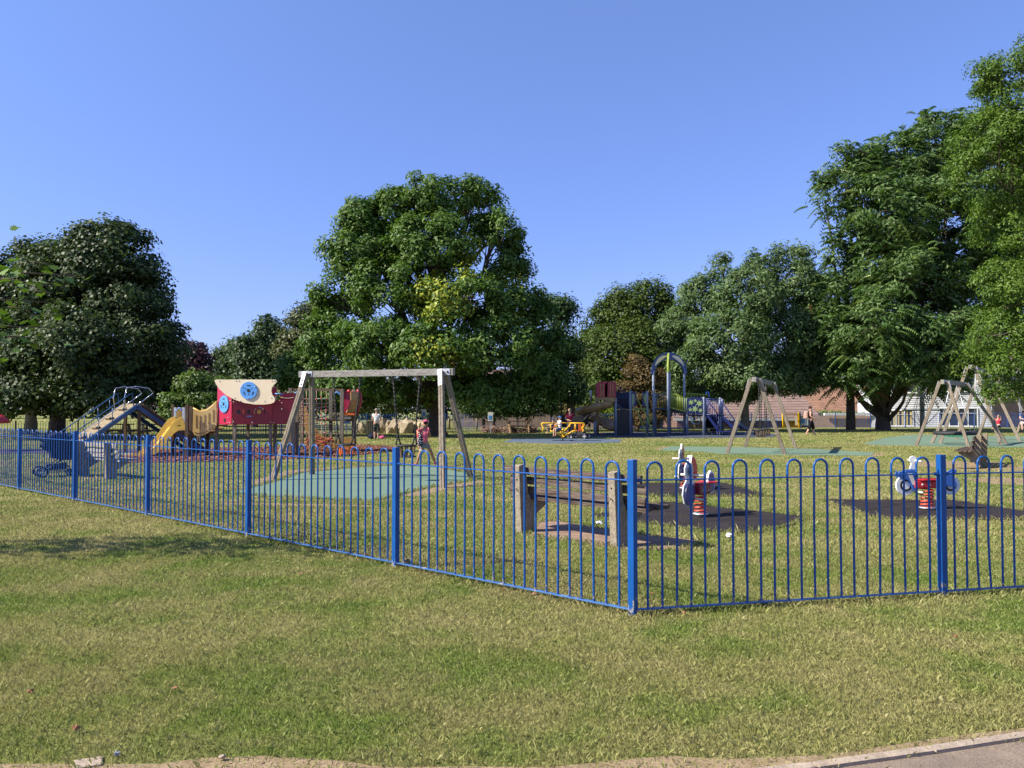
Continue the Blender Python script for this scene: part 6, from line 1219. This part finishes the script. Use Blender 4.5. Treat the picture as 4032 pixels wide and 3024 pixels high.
scrap('soil_clod', 'broken brown clod at the foot of the fence post left of the corner', 1600, 2225, .05, 'soil', 'clod', 5, .7); scrap('soil_clod', 'dry grass clod under the right-hand fence panel', 3000, 2385, .045, 'soil', 'clod', 6, .5)
for i, (px, py) in enumerate(((1980, 2332), (2126, 2368), (2106, 2350), (2695, 2427), (2568, 2350), (157, 1945), (245, 2040), (220, 2035), (750, 2272), (1185, 2270), (300, 2888), (690, 2730), (3760, 2520), (120, 2740))):
    g = random.Random(i); q = G(px, py); s = g.uniform(.018, .032); n_ = 10; pts = [(math.cos(2 * PI * k / n_) * s * (1 if k % 2 else .55), math.sin(2 * PI * k / n_) * s * (1 if k % 2 else .6), g.uniform(0, .014)) for k in range(n_)]
    o = MB().add([(0, 0, .018)] + pts, [(0, 1 + k, 1 + (k + 1) % n_) for k in range(n_)]).build('fallen_leaf', 'orange' if 0 else 'dead_leaf'); o.location = (q.x, q.y, .022); o.rotation_euler = (g.uniform(-.3, .3), g.uniform(-.3, .3), g.uniform(0, 6)); tag(o, 'curled brown fallen leaf on the front lawn or by the blue fence', 'leaf', 'fallen brown leaves on the grass')

# ================================================================== people
def skin(name, V, E, r, mat, parent, sub=1, root=0):
    me = bpy.data.meshes.new(name); me.from_pydata([tuple(v) for v in V], E, []); o = bpy.data.objects.new(name, me); COL.objects.link(o); o.parent = parent; me.materials.append(M[mat])
    md = o.modifiers.new('skin', 'SKIN'); md.use_smooth_shade = True
    for i, v in enumerate(me.skin_vertices[0].data): v.radius = (r[i], r[i]) if not isinstance(r[i], tuple) else r[i]; v.use_root = (i == root)
    s = o.modifiers.new('sub', 'SUBSURF'); s.levels = sub; s.render_levels = sub; return o
def person(label, loc, rz, H, J, skinm='skin', top=None, bottom=None, hair=None, hat=None, shoes=None, longhair=False, sleeve=.55, legcut=.9, cat='person', skirt=False, fat=1.0, group=None, bald=False):
    """J: joint name -> local point as a fraction of H; faces -y. A standing pose is the default."""
    D = dict(pel=(0, 0, .53), wst=(0, 0, .61), chs=(0, .0, .73), nck=(0, .005, .825), jaw=(0, -.008, .875), hed=(0, .0, .925), crn=(0, .005, .965),
             shl=(.095, 0, .80), ell=(.125, .01, .63), wrl=(.135, -.02, .48), shr=(-.095, 0, .80), elr=(-.125, .01, .63), wrr=(-.135, -.02, .48),
             hpl=(.05, 0, .50), knl=(.055, -.005, .28), anl=(.055, .005, .045), tol=(.06, -.075, .02), hpr=(-.05, 0, .50), knr=(-.055, -.005, .28), anr=(-.055, .005, .045), tor=(-.06, -.075, .02))
    D.update(J); P = {k: Vector(v) * H for k, v in D.items()}
    t = thing('person', label, cat, loc, rz, group); h = H * fat
    names = ['pel', 'wst', 'chs', 'nck', 'jaw', 'hed', 'crn', 'shl', 'ell', 'wrl', 'shr', 'elr', 'wrr', 'hpl', 'knl', 'anl', 'tol', 'hpr', 'knr', 'anr', 'tor']
    Rr = dict(pel=(.085 * h, .06 * h), wst=(.072 * h, .052 * h), chs=(.082 * h, .056 * h), nck=.03 * H, jaw=(.036 * H, .040 * H), hed=(.044 * H, .052 * H), crn=(.03 * H, .036 * H), shl=.036 * h, ell=.025 * h, wrl=.017 * H, shr=.036 * h, elr=.025 * h, wrr=.017 * H, hpl=.052 * h, knl=.035 * h, anl=.022 * h, tol=.018 * H, hpr=.052 * h, knr=.035 * h, anr=.022 * h, tor=.018 * H)
    V = [P[n_] for n_ in names]; r = [Rr[n_] for n_ in names]; ix = {n_: i for i, n_ in enumerate(names)}
    E = [(ix[a], ix[b]) for a, b in (('pel', 'wst'), ('wst', 'chs'), ('chs', 'nck'), ('nck', 'jaw'), ('jaw', 'hed'), ('hed', 'crn'), ('chs', 'shl'), ('shl', 'ell'), ('ell', 'wrl'), ('chs', 'shr'), ('shr', 'elr'), ('elr', 'wrr'), ('pel', 'hpl'), ('hpl', 'knl'), ('knl', 'anl'), ('anl', 'tol'), ('pel', 'hpr'), ('hpr', 'knr'), ('knr', 'anr'), ('anr', 'tor'))]
    # hands: palm, four fingers and a thumb each
    for w_, e_, s_ in (('wrl', 'ell', 1), ('wrr', 'elr', -1)):
        d = (P[w_] - P[e_]).normalized(); sd = d.cross(Vector((1, 0, 0))); sd = sd.normalized() if sd.length > .1 else Vector((0, 1, 0)); pm = len(V); V.append(P[w_] + d * .035 * H); r.append((.018 * H, .011 * H)); E.append((ix[w_], pm))
        inw = d.cross(sd).normalized() * s_
        for k in range(4):
            b_ = P[w_] + d * .055 * H + sd * (k - 1.5) * .011 * H; l_ = (.034, .040, .037, .029)[k] * H; i0 = len(V); V += [b_, b_ + d * l_ * .55 + inw * l_ * .12, b_ + d * l_ * .9 + inw * l_ * .45]; r += [.0052 * H, .0048 * H, .004 * H]; E += [(pm, i0), (i0, i0 + 1), (i0 + 1, i0 + 2)]
        i0 = len(V); V += [P[w_] + d * .03 * H - sd * .02 * H, P[w_] + d * .05 * H - sd * .03 * H + inw * .008 * H]; r += [.006 * H, .005 * H]; E += [(pm, i0), (i0, i0 + 1)]
    skin('body', V, E, r, skinm, t)
    hc = P['hed']; upv = (P['crn'] - P['jaw']).normalized(); fw = (Vector((0, -1, 0)) - upv * Vector((0, -1, 0)).dot(upv)).normalized(); 
    if 'face' in D: fw = Vector(D['face']).normalized()
    rt = fw.cross(upv).normalized(); Rh = Matrix((rt, -fw, upv)).transposed(); hr = H * .05
    MB().ball(hc + fw * hr * 1.05 - upv * hr * .25, (hr * .16, hr * .24, hr * .3), 8, 6, Rh).build('nose', skinm, t)
    MB().ball(hc + fw * hr * .93 + rt * hr * .38 + upv * hr * .1, hr * .13, 6, 4).ball(hc + fw * hr * .93 - rt * hr * .38 + upv * hr * .1, hr * .13, 6, 4).build('eyes', 'ink', t)
    MB().box(hc + fw * hr * .98 - upv * hr * .62, (hr * .5, hr * .1, hr * .1), Rh).build('mouth', 'cloth_rose', t)
    MB().ball(hc + rt * hr * .95 - upv * hr * .05, (hr * .12, hr * .22, hr * .3), 6, 5, Rh).ball(hc - rt * hr * .95 - upv * hr * .05, (hr * .12, hr * .22, hr * .3), 6, 5, Rh).build('ears', skinm, t)
    if hair:
        m = MB(); m.ball(hc - fw * hr * .22 + upv * hr * .28, (hr * 1.12, hr * 1.14, hr * 1.05), 14, 9, Rh)
        if longhair: m.ball(hc - fw * hr * .5 - upv * hr * .55, (hr * 1.1, hr * .8, hr * 1.35), 12, 8, Rh)
        m.build('hair', hair, t)
    if hat:
        m = MB(); kind, hm = hat
        n = 14; vs = []; 
        for i in range(6):
            a = PI / 2 * i / 5; vs += [hc + upv * (hr * .35 + math.sin(a) * hr * 1.0) + (rt * math.cos(2 * PI * k / n) * 1.14 + -fw * math.sin(2 * PI * k / n) * 1.24) * hr * max(.04, math.cos(a)) - fw * hr * .1 for k in range(n)]
        m.add(vs, [(i * n + k, i * n + (k + 1) % n, (i + 1) * n + (k + 1) % n, (i + 1) * n + k) for i in range(5) for k in range(n)], True); ho = m.build('hat', hm, t, 0, hr * .08)
        b = MB()
        if kind == 'cap': b.ball(hc + fw * hr * 1.45 + upv * hr * .38, (hr * .75, hr * .75, hr * .08), 12, 6, Rh)
        else: b.ring(hc + upv * hr * .32, hr * 1.45, hr * .3, 16, 6, Rh @ Matrix.Diagonal((1, 1.05, .22)))
        b.build('brim', hm, ho)
    if top:
        k = .2; nm = ['pel', 'wst', 'chs', 'nk', 'shl', 'sl', 'shr', 'sr']; el = P['shl'].lerp(P['ell'], sleeve); er = P['shr'].lerp(P['elr'], sleeve)
        V = [P['pel'].lerp(P['wst'], .15), P['wst'], P['chs'], P['chs'].lerp(P['nck'], .62), P['shl'], el, P['shr'], er]; g_ = .009 * H
        skin('top', V, [(0, 1), (1, 2), (2, 3), (2, 4), (4, 5), (2, 6), (6, 7)], [(.088 * h + g_, .064 * h + g_), (.076 * h + g_, .057 * h + g_), (.084 * h + g_, .060 * h + g_), .040 * H, .039 * h + g_ * .6, .032 * h + g_, .039 * h + g_ * .6, .032 * h + g_], top, t)
    if bottom:
        g_ = .010 * H; V = [P['pel'], P['pel'].lerp(P['wst'], .5), P['hpl'], P['hpr']]; r = [(.090 * h + g_, .068 * h + g_), (.080 * h + g_, .060 * h + g_), .056 * h + g_, .056 * h + g_]; E = [(0, 1), (0, 2), (0, 3)]
        for a, kn, an, i0 in (('hpl', 'knl', 'anl', 2), ('hpr', 'knr', 'anr', 3)):
            if legcut <= 1: V.append(P[a].lerp(P[kn], legcut)); r.append(.045 * h + g_); E.append((i0, len(V) - 1))
            else: V.append(P[kn]); r.append(.040 * h + g_ * 1.4); E.append((i0, len(V) - 1)); V.append(P[kn].lerp(P[an], legcut - 1)); r.append(.033 * h + g_ * 1.6); E.append((len(V) - 2, len(V) - 1))
        if skirt: V.append(P['pel'].lerp((P['knl'] + P['knr']) / 2, .95)); r.append((.115 * h + g_, .085 * h + g_)); E.append((0, len(V) - 1))
        skin('skirt' if skirt else 'trousers', V, E, r, bottom, t)
    if shoes:
        for a, b in (('anl', 'tol'), ('anr', 'tor')):
            hl = P[a] + (P[a] - P[b]) * .30; hl.z = P[a].z - .02 * H; skin('shoe', [hl, P[a] - Vector((0, 0, .012 * H)), P[b]], [(0, 1), (1, 2)], [.024 * H, .030 * H, .024 * H], shoes, t)
    return t
# girl carrying a toddler, seen from behind, walking to the left
q = G(1675, 1836); k = .00248 / 1.29
def J_(cx, cy, y=0): return ((cx - 918) * k, y / 1.29, (778 - cy) * k)
person('girl in a pink vest and pink cap carrying a toddler on her hip', (q.x, q.y, .0), 0, 1.29,
       dict(pel=J_(913, 535), wst=J_(910, 480), chs=J_(906, 415), nck=J_(912, 350), jaw=J_(915, 325, .02), hed=J_(917, 298, .0), crn=J_(919, 275), face=(-.6, .75, 0), shl=J_(945, 375), ell=J_(962, 430, .05), wrl=J_(955, 455, .2), shr=J_(868, 380), elr=J_(835, 430, .02), wrr=J_(865, 385, .16),
            hpl=J_(943, 545), knl=J_(985, 640, .06), anl=J_(1018, 735, .12), tol=J_(1038, 752, .02), hpr=J_(888, 545), knr=J_(858, 645, -.05), anr=J_(820, 750, 0), tor=J_(782, 762, .02)),
       'skin_tan', 'cloth_pink', 'cloth_grey', 'hair_dark', ('cap', 'cloth_rose'), 'cloth_rose', sleeve=.12, legcut=.5)
k = .00248 / .85
def J2(cx, cy, y=0): return ((cx - 850) * k, y / .85, (620 - cy) * k)
q2 = Vector((q.x + (850 - 918) * .00248, q.y - .06, (778 - 620) * .00248))
person('blond toddler in a coral top carried by the girl in the pink cap', q2, 0, .85,
       dict(pel=J2(855, 500), wst=J2(850, 465), chs=J2(843, 415), nck=J2(850, 360), jaw=J2(853, 345), hed=J2(857, 315), crn=J2(860, 292), face=(.8, .5, 0), shl=J2(868, 385), ell=J2(885, 400, .1), wrl=J2(900, 385, .15), shr=J2(835, 385, -.04), elr=J2(840, 402, -.1), wrr=J2(872, 412, -.14),
            hpl=J2(868, 515), knl=J2(885, 545, .1), anl=J2(895, 600, .1), tol=J2(915, 615, .08), hpr=J2(848, 515, -.04), knr=J2(852, 555, -.1), anr=J2(868, 590, -.1), tor=J2(893, 604, -.12)),
       'skin', 'cloth_coral', 'cloth_coral', 'hair_blond', None, 'cloth_white', sleeve=.3, legcut=.3, longhair=True)
t = thing('drawstring_bag', 'black and white spotted bag slung behind the girl with the toddler', 'bag', q2 + Vector((.055, -.22, .36))); MB().lathe([(0, -.2), (.05, -.19), (.075, -.1), (.07, .02), (.035, .14), (.01, .19), (0, .2)], 12, sy=.5).build('bag_body', 'cloth_spots', t); MB().tube([(0, 0, .18), (-.02, .04, .30), (.0, .1, .38)], .006, 5).build('strap', 'ink', t)
# standing person in a hat by the bin
q = G(1482, 1731); person('person in a sun hat, white t-shirt and dark patterned shorts by the bin', (q.x, q.y, 0), PI, 1.58, dict(elr=(-.14, -.01, .63), wrr=(-.08, -.11, .60), ell=(.14, -.01, .63), wrl=(.08, -.11, .58)), 'skin', 'cloth_white', 'cloth_pattern', 'hair_ash', ('sun', 'cloth_khaki'), 'cloth_khaki', legcut=1.15, fat=1.05)
for px, lab, mt, s in ((1466, 'dark blue bag on the grass at the left foot of the person in the hat', 'cloth_navy', .24), (1505, 'small pink bag on the grass right of the person in the hat', 'cloth_rose', .16)):
    q = G(px, 1729); t = thing('bag', lab, 'bag', q); MB().ball((0, 0, s * .5), (s, s * .6, s * .62), 12, 8).build('bag_body', mt, t); MB().tube([(-s * .5, 0, s * .9), (0, 0, s * 1.35), (s * .5, 0, s * .9)], .015, 5).build('strap', mt, t)
# woman in red
q = G(2255, 1727); person('woman in a red t-shirt and sunglasses standing behind the yellow roundabout', (q.x - .15, q.y, 0), R(10), 1.57, dict(elr=(-.15, 0, .64), wrr=(-.04, -.12, .60), ell=(.15, 0, .64), wrl=(.03, -.13, .58)), 'skin', 'cloth_red', 'cloth_khaki', 'hair_ash', None, 'cloth_khaki', legcut=1.0, longhair=False, fat=1.1)
# children on the roundabout
rb = RB.location; sit = dict(hpl=(.05, -.02, .0), knl=(.06, -.24, .02), anl=(.06, -.30, -.22), tol=(.06, -.37, -.24), hpr=(-.05, -.02, .0), knr=(-.06, -.24, .02), anr=(-.06, -.30, -.22), tor=(-.06, -.37, -.24), pel=(0, 0, .05), wst=(0, 0, .13), chs=(0, 0, .25), nck=(0, 0, .345), jaw=(0, -.008, .395), hed=(0, 0, .445), crn=(0, .005, .485),
    shl=(.095, 0, .32), ell=(.12, -.08, .20), wrl=(.06, -.2, .19), shr=(-.095, 0, .32), elr=(-.12, -.08, .20), wrr=(-.06, -.2, .19))
person('boy in a blue cap, white t-shirt and blue shorts riding the roundabout at the front', (rb.x - .17, rb.y - .55, .57), R(-62), 1.22, dict(sit, anl=(.04, -.2, -.24), tol=(.04, -.28, -.26), anr=(-.05, -.25, -.26), tor=(-.05, -.32, -.28)), 'skin', 'cloth_white', 'cloth_denim', 'hair_blond', ('cap', 'cloth_cap'), 'cloth_black', legcut=.9)
person('small child in a navy cap and dark top on the far seat of the roundabout', (rb.x - .45, rb.y + .55, .56), R(-80), 1.0, sit, 'skin', 'cloth_navy', 'cloth_navy', 'hair_brown', ('cap', 'cloth_denim'), 'cloth_black', legcut=1.3)
q = G(2320, 1700); person('child in a white top and dark shorts leaning forward beneath the spiral slide', (q.x, q.y, 0), R(-80), 1.05, dict(wst=(0, -.04, .6), chs=(0, -.12, .69), nck=(0, -.2, .75), jaw=(0, -.23, .77), hed=(0, -.27, .79), crn=(0, -.3, .81), face=(0, -.7, -.7), shl=(.09, -.16, .73), ell=(.1, -.2, .6), wrl=(.1, -.27, .5), shr=(-.09, -.16, .73), elr=(-.1, -.2, .6), wrr=(-.1, -.27, .5)), 'skin', 'cloth_white', 'cloth_black', 'hair_dark', None, 'cloth_white', legcut=1.0)
# woman walking to the right with a backpack
q = G(3192, 1712); person('woman in a black vest and black three-quarter trousers walking right across the lawn', (q.x, q.y, 0), R(78), 1.72, dict(knl=(.05, -.09, .27), anl=(.05, -.11, .045), tol=(.05, -.19, .02), knr=(-.05, .03, .27), anr=(-.05, .14, .05), tor=(-.05, .07, .02), ell=(.13, .02, .64), wrl=(.13, -.1, .56), elr=(-.13, .02, .64), wrr=(-.13, -.1, .56)), 'skin', 'cloth_black', 'cloth_black', 'hair_brown', None, 'cloth_floral', sleeve=.08, legcut=1.45, fat=1.28)
t = thing('backpack', 'pink and cream patterned backpack worn by the woman in black', 'bag', (q.x - .27, q.y - .05, 1.16), R(78)); MB().box((0, 0, 0), (.30, .2, .46)).build('bag_body', 'cloth_floral', t, .06); MB().box((0, .11, -.08), (.22, .06, .22)).build('pocket', 'cloth_floral', t, .02)
# children on the swings
person('child in a red top and dark shorts swinging under the tallest timber frame', (23.85, 39.9, .68), R(-60), 1.12, dict(sit, shl=(.09, .03, .32), wst=(0, .02, .13), ell=(.13, -.03, .26), wrl=(.15, -.08, .38), elr=(-.13, -.03, .26), wrr=(-.15, -.08, .38), knl=(.06, -.2, .0), anl=(.06, -.36, -.12), tol=(.06, -.42, -.1), knr=(-.06, -.2, .0), anr=(-.06, -.36, -.12), tor=(-.06, -.42, -.1)), 'skin', 'cloth_red', 'cloth_black', 'hair_ash', None, None, legcut=.8)
person('person in blue and white swinging at the very right edge of the picture', (24.75, 39.35, .82), R(-30), 1.25, sit, 'skin', 'cloth_denim', 'cloth_white', 'hair_dark', None, 'cloth_navy', legcut=.9)
person('child in a white top standing behind the low yellow slide under the playhouse', (G(782, 1742).x, G(782, 1742).y, 0), R(160), 1.0, {}, 'skin', 'cloth_white', 'cloth_denim', 'hair_brown', None, 'cloth_black', legcut=1.0)
